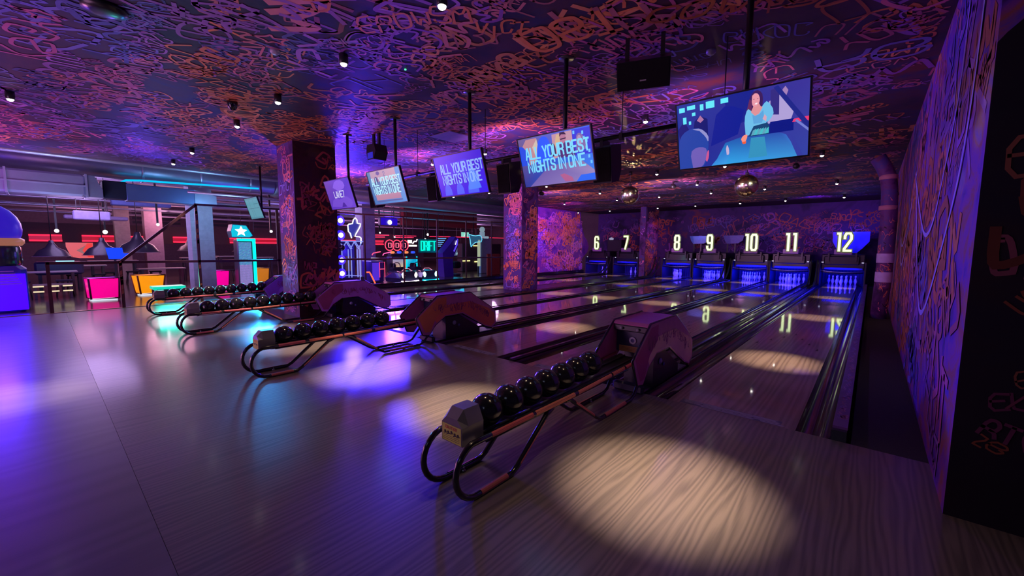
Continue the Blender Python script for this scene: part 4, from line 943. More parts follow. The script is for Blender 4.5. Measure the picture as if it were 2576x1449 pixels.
a=MB(); a.tube([(0,-3,3.72),(0,1.2,3.72),(0,5.75,3.66)],[.34,.34,.33],(.5,.5,.6),20); a.build('duct_run',DUCT,r)
a=MB(); a.tube([(.0,5.75,3.66),(-.1,5.95,3.62),(-.4,6.1,3.6)],.34,(.5,.5,.62),20); a.build('elbow',DUCT,r)
a=MB(); a.tube([(.38,1.62,3.12),(.40,1.66,3.24),(.40,1.8,3.33),(.40,2.1,3.36),(.38,5.2,3.47)],.028,(.0,.45,.85),8); a.build('glow_line',emit(1.3),r)  # glowing tube stands in for a cyan reflection on the duct
for y in (2.2,3.6,5.0):
    a=MB(); a.lathe([(.345,-.03),(.36,-.02),(.36,.02),(.345,.03)],(0,y,3.70),(.6,.6,.7),20,'y'); a.build('joint_band',DUCT,r)
r=thing('ventilation_unit',(-16.1,1.4,2.74),'boxy grey ventilation unit with a black opening under the round duct','ventilation unit')
a=MB(); a.bbox((-.3,.35,.0),(.3,1.9,.46),(.16,.24,.42),.02); a.build('unit_body',DUCT,r)
a=MB(); a.bbox((-.25,-.12,.02),(.28,.38,.50),(.004,.004,.02),.03); a.build('dark_opening',MATTE,r)
a=MB(); a.add([(.1,1.9,.02),(.1,1.9,.48),(.1,2.5,.32),(.1,2.5,.0),(-.2,1.9,.02),(-.2,1.9,.48),(-.3,2.5,.32),(-.3,2.5,.0)],[(0,1,2,3),(7,6,5,4),(1,5,6,2),(0,3,7,4),(2,6,7,3)],(.55,.6,.7)); a.build('outlet_hood',DUCT,r)
a=MB(); a.tube([(.05,1.9,.05),(.12,2.5,.02)],.018,(.0,.5,.8),8); a.build('glow_line',emit(1.1),r)
def hall_pipe(x,y0,y1,z,rad,col,label,mt=DUCT,sl=0):
    a=MB(); n=max(2,int((y1-y0)/3)); a.tube([(x,y0+(y1-y0)*k/n,z+sl*k/n) for k in range(n+1)],rad,col,10); 
    return tag(a.build('ceiling_pipe',mt),label,'pipe','pipes under the arcade ceiling')
hall_pipe(-14.95,-6,20,3.66,.07,(.5,.48,.55),'pale pipe running along the edge of the painted ceiling')
hall_pipe(-15.6,6.5,20,3.45,.26,(.5,.5,.6),'wide silver duct behind the screens, right of the large pillar')
hall_pipe(-15.2,3.0,18,3.05,.04,(.55,.45,.5),'thin pale pipe below the silver duct')
zz=[(-17.5,2.95,.05),(-18.2,3.3,.03),(-19.0,3.05,.035),(-20.2,3.35,.05),(-21.4,3.1,.03),(-22.6,3.25,.05),(-24,3.0,.04),(-25,3.35,.06),(-26,2.85,.04),(-28,3.3,.06),(-30,3.1,.05),(-32,3.4,.06)]
for k,(x,z,q) in enumerate(zz):
    hall_pipe(x,-7,26,z,q,(.5,.42,.55) if k%3 else (.6,.6,.7),'one of the parallel pipes under the arcade ceiling, %s from the railing'%(['nearest','second','third','fourth','fifth','sixth','seventh','eighth','ninth','tenth','eleventh','farthest'][k]))
for k,(x,z) in enumerate(((-20.8,3.75),(-23.3,3.7),(-27,3.75))):
    a=MB(); a.box((x-.25,-7,z),(x+.25,26,z+.05),(.30,.24,.32)); a.box((x-.27,-7,z),(x-.25,26,z+.12),(.34,.27,.36)); a.box((x+.25,-7,z),(x+.27,26,z+.12),(.34,.27,.36))
    for j in range(12): a.box((x-.01,-6+j*2.6,z+.1),(x+.01,-5.98+j*2.6,4.6),(.1,.1,.1))
    tag(a.build('cable_tray',MATTE),'perforated cable tray under the arcade ceiling, %s of three from the railing'%['first','second','third'][k],'cable tray','cable trays')
def box_thing(name,lo,hi,col,label,cat,mt=MATTE,b=.03,group=None):
    a=MB(); a.bbox(lo,hi,col,b); return tag(a.build(name,mt),label,cat,group)
AC1=box_thing('air_conditioner',(-20.3,.85,2.32),(-19.9,1.75,2.62),(.42,.36,.62),'pale air conditioning unit hanging at the left above the dome lamps','air conditioner')
AC2=box_thing('air_conditioner',(-22.3,.7,2.42),(-21.75,2.4,2.56),(.4,.3,.5),'flat pale air conditioning unit behind the hanging one','air conditioner')
box_thing('duct_section',(-21.5,1.9,2.95),(-21,3.6,3.2),(.12,.17,.42),'blue lit duct section behind the ventilation unit','duct')
def column(x,y,w_,label,col,z1=4.62,mt=MATTE,side=None):
    a=MB(); a.box((x-w_/2,y-w_/2,-.02),(x+w_/2,y+w_/2,z1),col)
    for k in range(1,14): a.box((x-w_/2-.001,y-w_/2-.001,k*.33),(x+w_/2+.001,y+w_/2+.001,k*.33+.004),tuple(c*.6 for c in col))
    return tag(a.build('column',mt),label,'column','columns of the arcade hall')
column(-17.25,3.68,.62,'white tiled square column behind the tall railing post',(.55,.62,.62))
column(-24.4,2.45,.48,'tan column left of the pendant lamp cluster',(.42,.30,.24)); column(-25.0,3.55,.62,'brown column right of the pendant lamp cluster',(.32,.20,.24))
column(-17.6,9.95,.62,'grey concrete column right of the glass claw cabinet',(.32,.28,.34)); column(-16.9,6.35,.35,'pale column partly hidden by the large pillar',(.4,.28,.22))
a=MB()   # long bar fascia with two red tubes
a.box((-28.3,-7,1.55),(-27.6,18,2.45),(.05,.012,.02)); fas=a.build('bar_fascia',MATTE); tag(fas,'dark bar fascia carrying the red neon line','fascia')
r=thing('red_neon_line',(-27.5,0,1.66),'pair of long red neon tubes along the bar','neon light')
for z in (0,.24):
    for (y0,y1) in ((-.2,.75),(1.35,4.0),(4.55,5.85),(7.0,9.4),(9.8,16.5)):
        a=MB(); a.tube([(0,y0*1.03,z),(0,y1*1.03,z)],.035,(1,.02,.07),8); a.build('neon_tube',emit(1.6),r)
for (y0,y1) in ((-.2,.75),(1.35,4.0),(4.55,5.85),(7.0,9.4),(9.8,16.5)):
    a=MB(); a.box((-.06,y0*1.03,.03),(-.04,y1*1.03,.21),(.60,.0,.015)); a.build('red_panel',emit(.7),r)
for k in range(7):
    a=MB(); y=2.3+k*1.15; 
    for j in range(4): a.box((-30.1,y,2.65+j*.22),(-30,y+.9,2.78+j*.22),(.02,.01,.03))
    tag(a.build('louvre',MATTE),'dark louvre panel high behind the bar, %s from the left'%['first','second','third','fourth','fifth','sixth','seventh'][k],'louvre','louvres above the bar')
r=thing('red_neon_line',(-22.5,0,2.05),'thin red neon line above the racing machines','neon light')
for (y0,y1,z) in ((12.9,14.3,.12),(14.6,16.3,.12),(12.9,14.0,.0),(14.7,16.1,.02),(17.4,19.2,.14),(19.6,22.8,.16),(23.2,26.2,.18)):
    a=MB(); a.tube([(0,y0,z),(0,y1,z+.02)],.02,(1,.02,.08),8); a.build('neon_tube',emit(2.0),r)
a=MB(); a.box((-20,13.4,2.7),(-19.6,19,4.62),(.30,.02,.03)); a.tube([(-19.55,15.6,3.05),(-19.55,19,3.1)],.02,(.6,.1,.02),6); tag(a.build('red_bulkhead',MATTE),'dark red bulkhead under the ceiling at the right of the arcade','bulkhead')

# ================================================================== ARCADE THINGS
def cube_seat(x,y,sz,h,col,top,label,rz=0,base=(.8,.85,1)):
    r=thing('glowing_cube_seat',(x,y,0),label,'glowing seat','glowing cube seats',rz); hb=sz*(.40 if col[1]>.2 else .455); ht=sz*.5; z0=.05
    a=MB(); fr=tuple(c*.25 for c in col)
    cb=[(-hb,-hb),(hb,-hb),(hb,hb),(-hb,hb)]; ct=[(-ht,-ht),(ht,-ht),(ht,ht),(-ht,ht)]
    for i in range(4): a.tube([(*cb[i],z0),(*ct[i],h)],.022,fr,6)
    for q,z in ((cb,z0),(ct,h)): a.tube([(*p,z) for p in q],.022,fr,6,closed=True)
    a.build('frame',MATTE,r)
    for i in range(4):
        j=(i+1)%4; e=.02; a=MB()
        vs=[(cb[i][0],cb[i][1],z0+e),(cb[j][0],cb[j][1],z0+e),(ct[j][0],ct[j][1],h-e),(ct[i][0],ct[i][1],h-e)]; a.add(vs,[(0,1,2,3)],None,vcols=[col,tuple(c*.8 for c in col),tuple(c*.95 for c in col),col]); a.build('side_panel',emit(1.0),r)
    a=MB(); a.add([(*p,h) for p in ct],[(0,1,2,3)],None,vcols=[top,tuple(c*.6 for c in top),tuple(min(1,c*1.3) for c in top),top]); a.build('top_panel',emit(.9),r)
    a=MB(); a.box((-hb*.9,-hb*.9,.0),(hb*.9,hb*.9,.035),base); a.build('base_light',emit(.9),r)
cube_seat(-15.78,1.10,.60,.60,(1,.0,.30),(.55,.03,.85),'glowing magenta cube seat left of the orange one',.08)
cube_seat(-16.45,2.15,.64,.60,(1,.32,.0),(.75,.18,.0),'glowing orange cube seat behind the railing',.1)
cube_seat(-17.75,4.15,.66,.60,(1,.0,.35),(.75,.05,.85),'glowing magenta cube seat beside the white column',.1)
cube_seat(-18.6,5.75,.62,.60,(.55,.16,.0),(.8,.35,.1),'glowing orange cube seat partly hidden by the pillar',.3)
# teal lit bench
r=thing('illuminated_bench',(-14.35,1.95,0),'low bench outlined in teal light behind the farthest ball return','bench')
a=MB(); a.bbox((-.22,0,.10),(.22,.62,.33),(.02,.03,.04),.02); a.build('bench_body',GLOSS,r)
a=MB(); a.box((-.25,-.03,.33),(.25,.65,.40),(.0,.75,.55)); a.build('top_light',emit(.9),r)
for y in (0,.59): a=MB(); a.box((.20,y,.03),(.24,y+.04,.34),(.0,.9,.6)); a.build('edge_light',emit(1.0),r)
a=MB(); a.box((.18,-.02,.05),(.245,2.4,.085),(.0,.35,.9)); a.box((.18,1.0,.10),(.245,1.7,.125),(.0,.9,.5)); a.build('base_light',emit(1.0),r)
# tall tower machine with star panel on top
r=thing('arcade_tower',(-17.2,4.95,0),'tall narrow arcade tower, teal edge light, glowing star head','arcade machine')
a=MB(); a.bbox((-.25,-.28,0),(.20,.30,1.72),(.05,.1,.14),.03); a.build('tower_body',SATIN,r)
a=MB()
for k in range(40):
    for j in range(10):
        c=(.10+.10*((k*7+j*3)%5)/5,.30+.25*((k*3+j*5)%7)/7,.80) if k>18 else (.35+.1*((k+j)%3)/3,.30,.80)
        a.box((.201,-.24+j*.04,.08+k*.0385),(.205,-.24+j*.04+.036,.08+k*.0385+.034),c)
a.build('led_matrix',emit(.75),r)
a=MB(); a.box((.20,.20,.05),(.25,.29,1.75),(.0,.85,.55)); a.box((.20,-.28,1.66),(.25,.29,1.75),(.0,.8,.6)); a.build('edge_light',emit(2.0),r)
a=MB(); a.prism([(-.42,1.78),(.12,1.78),(.22,1.86),(.02,2.22),(-.40,2.24),(-.46,2.0)],'x',-.2,.26,(.0,.30,.38)); hd=a.build('head_box',SATIN,r)
a=MB(); cs=[]
a.add([(.262,p,q) for p,q in ((-.44,1.80),(.10,1.80),(.20,1.86),(.01,2.20),(-.39,2.22),(-.45,2.0))],[tuple(range(6))],(.0,.55,.75)); a.build('head_glow',emit(1.0),hd)
a=MB(); a.add([(.264,-.15+ (.20 if k%2==0 else .09)*math.cos(k*math.pi/5+.3)*1.0,2.0+(.19 if k%2==0 else .09)*math.sin(k*math.pi/5+.3)) for k in range(10)],[tuple(range(10))],(1,1,1)); a.build('star',emit(2.5),hd)
# blue lit machine at the far left
r=thing('claw_machine',(-14.55,-.55,0),'tall rounded arcade machine flooded with blue light at the left edge','arcade machine')
a=MB(); a.bbox((-.5,-.6,0),(.42,.36,1.02),(.03,.02,.6),.08)
for k in range(6): a.box((.42,-.5,.62+k*.055),(.44,.28-k*.02,.64+k*.055),(.3,.15,.9))
a.build('cabinet',SATIN,r)
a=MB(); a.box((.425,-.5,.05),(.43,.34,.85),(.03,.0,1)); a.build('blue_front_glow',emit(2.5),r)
a=MB(); a.lathe([(.42,1.02),(.44,1.06),(.44,1.42),(.42,1.46)],(-.05,-.12,0),(.03,.05,.07),24); a.sphere((.28,-.05,1.24),.15,(.18,.26,.28),14,10,(.5,1,1.2)); a.build('dark_dome',GLOSS,r)
a=MB(); a.lathe([(.45,1.46),(.50,1.52),(.50,1.6),(.45,1.63)],(-.05,-.12,0),(.5,.18,.12),24); a.build('orange_ring',emit(.6),r)
a=MB(); a.lathe([(0,2.38),(.10,2.37),(.22,2.32),(.33,2.23),(.42,2.10),(.47,1.96),(.485,1.82),(.47,1.70),(.44,1.63),(0,1.63)],(-.05,-.12,0),(.03,.01,.55),24); tp_=a.build('blue_canopy',emit(.8),r)
for (y,z,c,q) in ((-.28,1.72,(1,1,1),.03),(-.12,1.70,(.9,1,1),.04),(.02,1.80,(1,.25,.35),.03),(-.22,1.71,(.2,.7,1),.03),(-.05,1.82,(1,.7,.9),.045)):
    a=MB(); a.sphere((.38-.3*abs(y+.12),y,z),q,c,10,6); a.build('bulb',emit(3),tp_)
# strings of big blue bulbs at the marquee right of the pillar
r=thing('bulb_marquee',(-14.0,6.9,0),'vertical marquee of big glowing blue bulbs beside the large pillar','marquee light')
a=MB(); a.box((-.15,-.12,0),(.05,.05,2.7),(.02,.01,.06)); a.build('marquee_post',MATTE,r)
for z in (.55,1.02,1.88,2.38): a=MB(); a.sphere((.1,.04,z),.085,(.75,.65,1),14,10); a.build('bulb',emit(2.6),r)
a=MB(); a.sphere((.05,.08,1.45),.11,(.02,.01,.03),12,8); a.build('unlit_bulb',GLOSS,r)
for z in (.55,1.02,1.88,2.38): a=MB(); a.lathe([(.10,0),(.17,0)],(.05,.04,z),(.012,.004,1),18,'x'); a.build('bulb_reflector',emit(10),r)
# glass cabinet with neon frame and a neon outline figure on top
r=thing('neon_glass_cabinet',(-15.9,8.1,0),'glass cabinet framed in pale blue neon right of the bulb marquee','arcade machine')
NB=(.28,.34,1)
a=MB(); a.bbox((-.5,-.5,0),(.3,.62,.28),(.03,.02,.12),.02); a.bbox((-.5,-.5,1.55),(.3,.62,1.72),(.05,.04,.25),.02); a.box((-.5,-.5,.28),(-.45,.62,1.55),(.08,.07,.25)); a.build('cabinet',SATIN,r)
for y in (-.42,-.3,-.04,.08,.34,.46):
    a=MB(); a.tube([(.31,y,.26),(.31,y,1.38)],.02,NB,8); a.build('neon_tube',emit(.9),r)
a=MB()
for y0 in (-.45,-.12,.21): a.tube([(.32,y0,1.68),(.32,y0+.17,1.40),(.32,y0+.34,1.68)],.022,NB,8); a.tube([(.32,y0+.06,1.68),(.32,y0+.23,1.40)],.018,NB,8)
a.tube([(.32,-.45,1.70),(.32,.6,1.70)],.018,NB,8); a.tube([(.32,-.4,.3),(.36,-.1,.36),(.32,.5,.3)],.015,NB,8); a.build('neon_pattern',emit(.9),r)
a=MB(); a.box((-.1,.0,.5),(0,.25,1.1),(.5,.3,.12)); a.box((-.1,-.35,.4),(.0,-.1,.8),(.2,.5,.6)); a.build('prizes',MATTE,r)
r=thing('neon_outline_figure',(-15.6,8.2,1.70),'white neon outline of a hooded figure above the glass cabinet','neon sign')
o_=[(.02,.12),(-.02,.30),(-.10,.38),(-.12,.62),(-.08,.66),(.08,.70),(.12,.85),(.20,.93),(.27,.85),(.28,.72),(.42,.70),(.40,.60),(.33,.48),(.24,.34),(.16,.20),(.36,.18),(.42,.14),(.42,.0),(.40,-.10)]
a=MB(); a.tube([(.0,p,q) for p,q in o_],.022,(1,1,1),8); a.build('neon_tube',emit(2.4),r)
a=MB(); a.add([(-.05,p,q) for p,q in ((.02,.12),(-.10,.38),(-.12,.62),(.08,.70),(.2,.9),(.28,.72),(.40,.66),(.24,.34),(.1,.15))],[tuple(range(9))],(.05,.05,.55)); a.build('figure_panel',emit(.6),r)
r=thing('neon_strip',(-15.0,8.55,0),'short bent orange red neon strip at the foot of the grey column','neon light')
a=MB(); a.tube([(0,-.12,.48),(0,.06,.48),(0,.12,.38),(0,.30,.02)],.03,(1,.12,.05),8); a.build('neon_tube',emit(1.6),r)
a=MB(); a.tube([(-.0,-.34,.05),(-.0,-.34,1.5)],.015,(.35,.35,.9),8); a.build('pale_tube',emit(.8),r)
# blue flood lamp
r=thing('flood_light',(-15.6,9.9,2.50),'bright blue flood light hung above the racing machines','light fixture')
a=MB(); a.bbox((-.15,-.42,-.12),(.05,.42,.22),(.02,.01,.10),.03); a.build('housing',SATIN,r)
a=MB(); a.add([(.06,-.4,-.1),(.06,.4,-.1),(.06,.4,.2),(.06,-.4,.2)],[(0,1,2,3)],(.02,.0,.7)); a.build('glow_face',emit(.7),r)
a=MB(); a.sphere((.1,.0,.02),.10,(.9,.85,1),14,10,(.4,1,1)); a.build('lens',emit(3),r)
# signs
def neon_text(name,x,y,z,s,h,wd,gap,t,col,label,st=1.5,depth=.03,back=None,cat='neon sign'):
    r=thing(name,(x,y,z),label,cat); pl=lambda u,v,w:(w,u,v)
    a=MB(); text(a,s,pl,0,0,h,wd,gap,t,col,depth=depth,i_w=.15); a.build('lettering',emit(st),r)
    if back:
        W=text_w(s,wd,gap,.15); a=MB(); a.bbox((-.08,-.12,-.12),(-.03,W+.12,h+.12),back,.02); a.build('backing',MATTE,r)
    return r
r=thing('red_neon_sign',(-17.2,10.75,1.35),'red neon sign of three linked zero shapes','neon sign')
for k in range(3):
    a=MB(); y=.0+k*.40
    a.tube([(0,y+.20+.24*math.cos(t*math.pi/8),.21+.25*math.sin(t*math.pi/8)) for t in range(16)],.024,(1,.05,.12),8,closed=True)
    a.tube([(.02,y+.20+p,.21+q) for p,q in ((-.07,-.1),(.07,-.1),(.07,.1),(-.07,.1))],.022,(1,.15,.25),8,closed=True); a.build('zero',emit(1.5),r)
neon_text('racing_sign',-17.2,12.75,1.32,'DRIFT',.46,.16,.06,.042,(.0,.85,.62),'glowing teal sign reading DRIFT over the racing machine',1.3,.04,(.0,.25,.22))
r=thing('striped_sign',(-17.2,13.75,1.5),'light blue sign of stacked shrinking stripes','neon sign')
for k in range(5): a=MB(); a.box((0,0,.42-k*.10),(.03,.62-k*.09,.46-k*.10),(.15,.45,1)); a.build('stripe',emit(1.1),r)
r=thing('white_neon_sign',(-17.3,12.0,1.45),'small white glowing sign left of the teal sign','neon sign')
a=MB(); a.box((0,.02,.22),(.03,.26,.38),(1,.95,.9)); a.tube([(0,.32,.2),(0,.42,.32),(0,.52,.30),(0,.6,.42)],.03,(1,.9,.95),8); a.bbox((0,.02,.06),(.04,.56,.14),(1,.97,.9),.02); a.build('sign_face',emit(1.8),r)
# racing machines
def racer(x,y,col,scr,label,under,hl,tower=False):
    r=thing('racing_simulator',(x,y,0),label,'arcade machine','racing arcade machines'); dk=(.03,.03,.06)
    a=MB(); a.prism([(-.42,.05),(.42,.05),(.46,.22),(.34,.42),(.2,.5),(-.2,.5),(-.34,.42),(-.46,.22)],'x',-.2,.9,(.04,.04,.09)); a.build('car_nose',GLOSS,r)
    for s in (-1,1):
        a=MB(); a.sphere((.88,s*.30,.33),.085,hl,12,8,(.5,1,1.5)); a.build('headlight',emit(3.0),r)
    a=MB(); a.tube([(.92,-.42,.09),(.96,0,.06),(.92,.42,.09)],.035,under,8); a.build('underglow',emit(4),r)
    a=MB(); a.bbox((-.3,-.22,.2),(.05,.22,.62),dk,.05); a.bbox((-.42,-.16,.5),(-.28,.16,.78),dk,.05); a.build('seat',RUBBER,r)
    a=MB(); a.tube([(-.02,.17*math.cos(t*.524),.66+.17*math.sin(t*.524)) for t in range(12)],.02,(.1,.1,.1),8,closed=True); a.build('steering_wheel',SATIN,r)
    if tower:
        a=MB(); a.bbox((-1.0,-.95,0),(-.6,.42,1.10),dk,.04); a.bbox((-.95,-.9,1.10),(-.68,.40,1.19),dk,.02); cb=a.build('screen_tower',SATIN,r)
        for y0,y1,sc in ((-.88,-.32,[(.5,.2,.15),(.6,.5,.3),(.2,.3,.5),(.3,.3,.6)]),(-.20,.34,scr)):
            a=MB(); a.add([(-.585,y0,.60),(-.585,y1,.60),(-.585,y1,1.0),(-.585,y0,1.0)],[(0,1,2,3)],None,vcols=sc); a.build('screen',emit(1.0),cb)
        for q,c in ((-.27,(1,.3,.15)),(-.17,col),(.38,col)): a=MB(); a.box((-.59,q-.02,.52),(-.56,q+.02,1.06),c); a.build('edge_light',emit(1.3),cb)
        for k,(yy,c) in enumerate(((-.80,(1,.25,.08)),(-.45,(.02,.08,1)),(-.08,(1,.25,.08)),(.28,(.02,.08,1)))): a=MB(); a.bbox((-.8,yy-.09,1.195),(-.66,yy+.09,1.30),c,.03); a.build('beacon',emit(1.2),cb)
    a=MB(); a.tube([(.6,-.4,.5),(.55,-.2,.44),(.5,.0,.58),(.55,.2,.58),(.6,.4,.44)],.012,(1,.35,.6),6); a.build('trim_light',emit(1.0),r)
racer(-15.1,9.95,(1,.2,.3),[(.5,.2,.4),(.3,.5,.6),(.2,.2,.8),(.8,.3,.2)],'racing machine with white headlights and white underglow',(1,.75,.95),(1,.9,.8))
racer(-15.1,11.0,(.0,.7,1),[(.0,.45,.7),(.0,.5,.8),(.0,.3,.6),(.1,.7,.8)],'racing machine with cyan underglow under the teal sign',(.0,.75,.95),(.5,1,.95),True)
r=thing('arcade_machine',(-15.9,9.35,0),'violet blue arcade machine with a red frame left of the racing machines','arcade machine')
a=MB(); a.bbox((-.5,-.3,0),(.3,.28,.9),(.05,.03,.3),.03); a.build('cabinet',SATIN,r)
a=MB(); a.add([(.31,-.27,.08),(.31,.05,.08),(.31,.05,.82),(.31,-.27,.82)],[(0,1,2,3)],(.10,.03,.8)); a.build('front_glow',emit(.8),r)
a=MB(); a.tube([(.33,.06,.2),(.33,.06,.84),(.33,.3,.84),(.33,.3,.2)],.014,(1,.05,.2),6); a.tube([(.33,.06,.55),(.33,.3,.55)],.014,(1,.1,.2),6); a.build('red_tube',emit(1.4),r)
a=MB(); a.tube([(.33,-.32,1.0),(.33,.30,.98)],.03,(1,.95,1),8); a.build('white_tube',emit(1.6),r)
a=MB(); a.tube([(.2,-.2,1.14),(.2,-.14,1.22),(.2,.2,1.28)],.022,(1,.08,.2),6); a.tube([(.2,.3,1.12),(.2,.36,1.2),(.2,.7,1.26)],.022,(1,.1,.4),6); a.build('red_canopy_tube',emit(1.4),r)
r=thing('arcade_machine',(-16.3,13.75,0),'tall leaning blue violet arcade machine right of the racing machines','arcade machine')
a=MB(); a.prism([(-.45,0),(.15,0),(.10,.9),(.45,1.5),(.5,1.95),(.3,2.02),(-.1,1.6),(-.55,1.2)],'x',-.25,.25,(.05,.02,.45)); a.build('cabinet',SATIN,r)
a=MB(); a.prism([(.2,1.25),(.42,1.6),(.46,1.9),(.40,1.92),(.34,1.62),(.14,1.3)],'x',.25,.27,(.12,.06,.9)); a.build('edge_light',emit(.9),r)
a=MB(); a.tube([(.29,.25,1.62),(.29,.32,1.82)],.02,(1,.9,.8),6); a.build('lamp_tube',emit(1.5),r)
a=MB(); a.bbox((-.2,.35,.4),(.2,.75,.75),(.01,.01,.02),.06); a.bbox((-.18,.38,.0),(.18,.72,.12),(.05,.05,.08),.03); a.build('stool',RUBBER,r)
# axe sign
r=thing('neon_axe_sign',(-16.4,15.65,.45),'neon axe sign, blue outlined head on a pale handle','neon sign')
a=MB(); a.box((0,.28,.0),(.05,.46,1.45),(.50,.58,.38)); a.build('handle',emit(.7),r)
hp=[(-.42,1.74),(-.36,1.60),(-.31,1.42),(-.29,1.25),(-.24,1.06),(-.10,1.20),(.06,1.30),(.30,1.34),(.52,1.34),(.58,1.5),(.50,1.66),(.34,1.70),(.1,1.66),(-.15,1.68)]
a=MB(); a.prism(hp,'x',0,.05,(.03,.14,.28)); a.build('axe_head',emit(.6),r)
a=MB(); a.tube([(.06,p,q) for p,q in hp],.02,(.15,.65,.9),8,closed=True); a.build('neon_outline',emit(1.2),r)
r=thing('exit_sign',(-24,21.6,2.25),'small pale green exit sign under the arcade ceiling','exit sign'); a=MB(); a.bbox((-.03,0,0),(.0,.8,.4),(.25,.75,.6),.02); a.build('sign_face',emit(.9),r)
a=MB(); a.ribbon([(.25,.05),(.35,.2),(.45,.2),(.55,.05)],.05,lambda u,v,w:(.004+w,u,v),(.8,1,.9)); a.add([(.004,.4+.05*math.cos(k),.3+.05*math.sin(k)) for k in range(6)],[tuple(range(6))],(.8,1,.9)); a.build('pictogram',emit(1.0),r)
for k,(y,z,h_) in enumerate(((17.4,.95,.7),(18.75,.85,.7))):
    r=thing('wall_screen',(-20.1,y,z),['pale screen showing a white curve at the right of the arcade','pale screen with cyan strokes right of the white curve'][k],'screen'); a=MB(); a.bbox((-.06,-.1,-.06),(-.01,1.1,.76),(.02,.02,.03),.02); a.build('casing',SATIN,r)
    a=MB(); a.add([(0,0,0),(0,1,0),(0,1,.7),(0,0,.7)],[(0,1,2,3)],(.12,.16,.30)); a.build('picture',emit(.8),r)
    a=MB(); a.ribbon(chaikin([(.05,.65),(.3,.6),(.45,.4),(.3,.1)] if k==0 else [(.0,.65),(.3,.62),(.3,.2),(.25,.05)]),.06,lambda u,v,w:(.005+w,u,v),(.45,1,.9)); a.build('glowing_stroke',emit(1.4),r)
r=thing('light_boxes',(-18.8,17.9,0),'row of small pale yellow lamps on the brown counter','lamps')
for y,z,w_ in ((0,1.55,.42),(.62,1.55,.26),(-.9,.62,.6),(.1,.55,.4),(.7,.55,.25)): a=MB(); a.box((0,y,z),(.04,y+w_,z+.07),(.8,.75,.30)); a.build('lamp_strip',emit(1.4),r)
box_thing('counter',(-19.3,17.0,0),(-18.83,20.5,1.72),(.07,.025,.04),'dark red brown counter wall at the right of the arcade','counter')
box_thing('orange_panel',(-15.4,15.6,0),(-15.3,16.6,1.15),(.35,.08,.03),'rust orange panel just left of the middle pillar','panel')
box_thing('display_ledge',(-16.9,16.4,0),(-16.6,17.3,1.99),(.3,.4,.5),'pale ledge above the axe sign','ledge')
r=thing('pale_statue',(-16.75,16.5,2.04),'pale blue lit ornament standing above the axe sign','ornament'); a=MB(); a.sphere((0,.15,.45),.16,(.35,.5,.6),12,8); a.bbox((-.1,.0,.0),(.1,.3,.35),(.3,.45,.6),.04); a.bbox((-.1,.3,-.05),(.1,.62,.08),(.4,.55,.7),.03); a.build('ornament_body',emit(.55),r)
# pendant lamps
def pendant(x,y,z,s,label):
    r=thing('pendant_lamp',(x,y,z),label,'pendant lamp','dome pendant lamps over the bar'); a=MB()
    a.lathe([(.0,.50*s),(.05*s,.50*s),(.07*s,.40*s),(.10*s,.36*s),(.14*s,.28*s),(.30*s,.18*s),(.40*s,.02*s),(.42*s,0),(.40*s,.0),(.28*s,.15*s),(0,.25*s)],(0,0,0),(.02,.015,.03),20); a.build('shade',SATIN,r)
    a=MB(); a.tube([(0,0,.5*s),(0,0,4.6-z)],.012,(.02,.02,.02),6); a.build('cord',SATIN,r)
    a=MB(); a.lathe([(.395*s,-.004),(.43*s,0),(.43*s,.012)],(0,0,0),(.45,.32,.32),20); a.build('rim',SATIN,r)
pendant(-19.2,.30,1.12,1.0,'leftmost black dome pendant lamp'); pendant(-19.2,1.42,1.15,1.15,'black dome pendant lamp left of the blue kiosk')
pendant(-20.4,2.45,1.22,1.5,'largest black dome pendant lamp, in front of the tan columns'); pendant(-23,4.45,1.25,1.0,'black dome pendant lamp glowing red underneath'); pendant(-24,6.8,1.2,1.0,'black dome pendant lamp right of the white column')
# blue kiosk, red picture, cyan strip
r=thing('blue_kiosk_screen',(-18.6,1.42,1.02),'bright blue wedge shaped kiosk screen behind the railing','screen')
a=MB(); a.prism([(.02,.38),(.42,.38),(.44,.20),(.62,.20),(.42,.0),(.08,.0)],'x',-.06,0,(.01,.02,.2)); a.box((-.06,.2,-1.02),(-.02,.26,.01),(.02,.02,.03)); a.build('casing',SATIN,r); a=MB(); a.add([(.003,p,q) for p,q in ((.02,.38),(.42,.38),(.44,.20),(.62,.20),(.42,.01),(.08,.01))],[tuple(range(6))],(.0,.05,.95)); a.build('screen',emit(1.1),r)
r=thing('red_wall_picture',(-24,.75,.95),'glowing pink and red wall graphic beneath the red neon','picture')
a=MB(); a.box((-.05,0,0),(0,.78,.62),(.05,.01,.02)); a.build('frame',MATTE,r)
a=MB(); a.add([(.003,p,q) for p,q in ((0,.62),(0,.45),(.12,.05),(.35,.0),(.76,.0),(.76,.62))],[tuple(range(6))],(.85,.13,.14)); a.add([(.005,p,q) for p,q in ((.28,.31),(.55,.52),(.55,.1))],[(0,1,2)],(.35,.15,.15)); a.add([(.006,p,q) for p,q in ((.45,.31),(.60,.6),(.74,.6),(.74,.03),(.6,.03))],[tuple(range(5))],(1,.05,.03)); a.build('graphic',emit(.85),r)
r=thing('games_table',(-19.5,.2,0),'dark games table with a thin cyan light line','games table'); a=MB(); a.bbox((-.5,-.3,.55),(.4,.75,.95),(.02,.015,.06),.05)
for (x_,y_) in ((-.4,-.2),(-.4,.65),(.3,-.2),(.3,.65)): a.box((x_-.04,y_-.04,0),(x_+.04,y_+.04,.56),(.02,.02,.03))
a.build('table_body',SATIN,r); a=MB(); a.tube([(.43,.15,.97),(.43,.55,.97)],.022,(.3,.75,1),8); a.build('glow_line',emit(1.5),r)
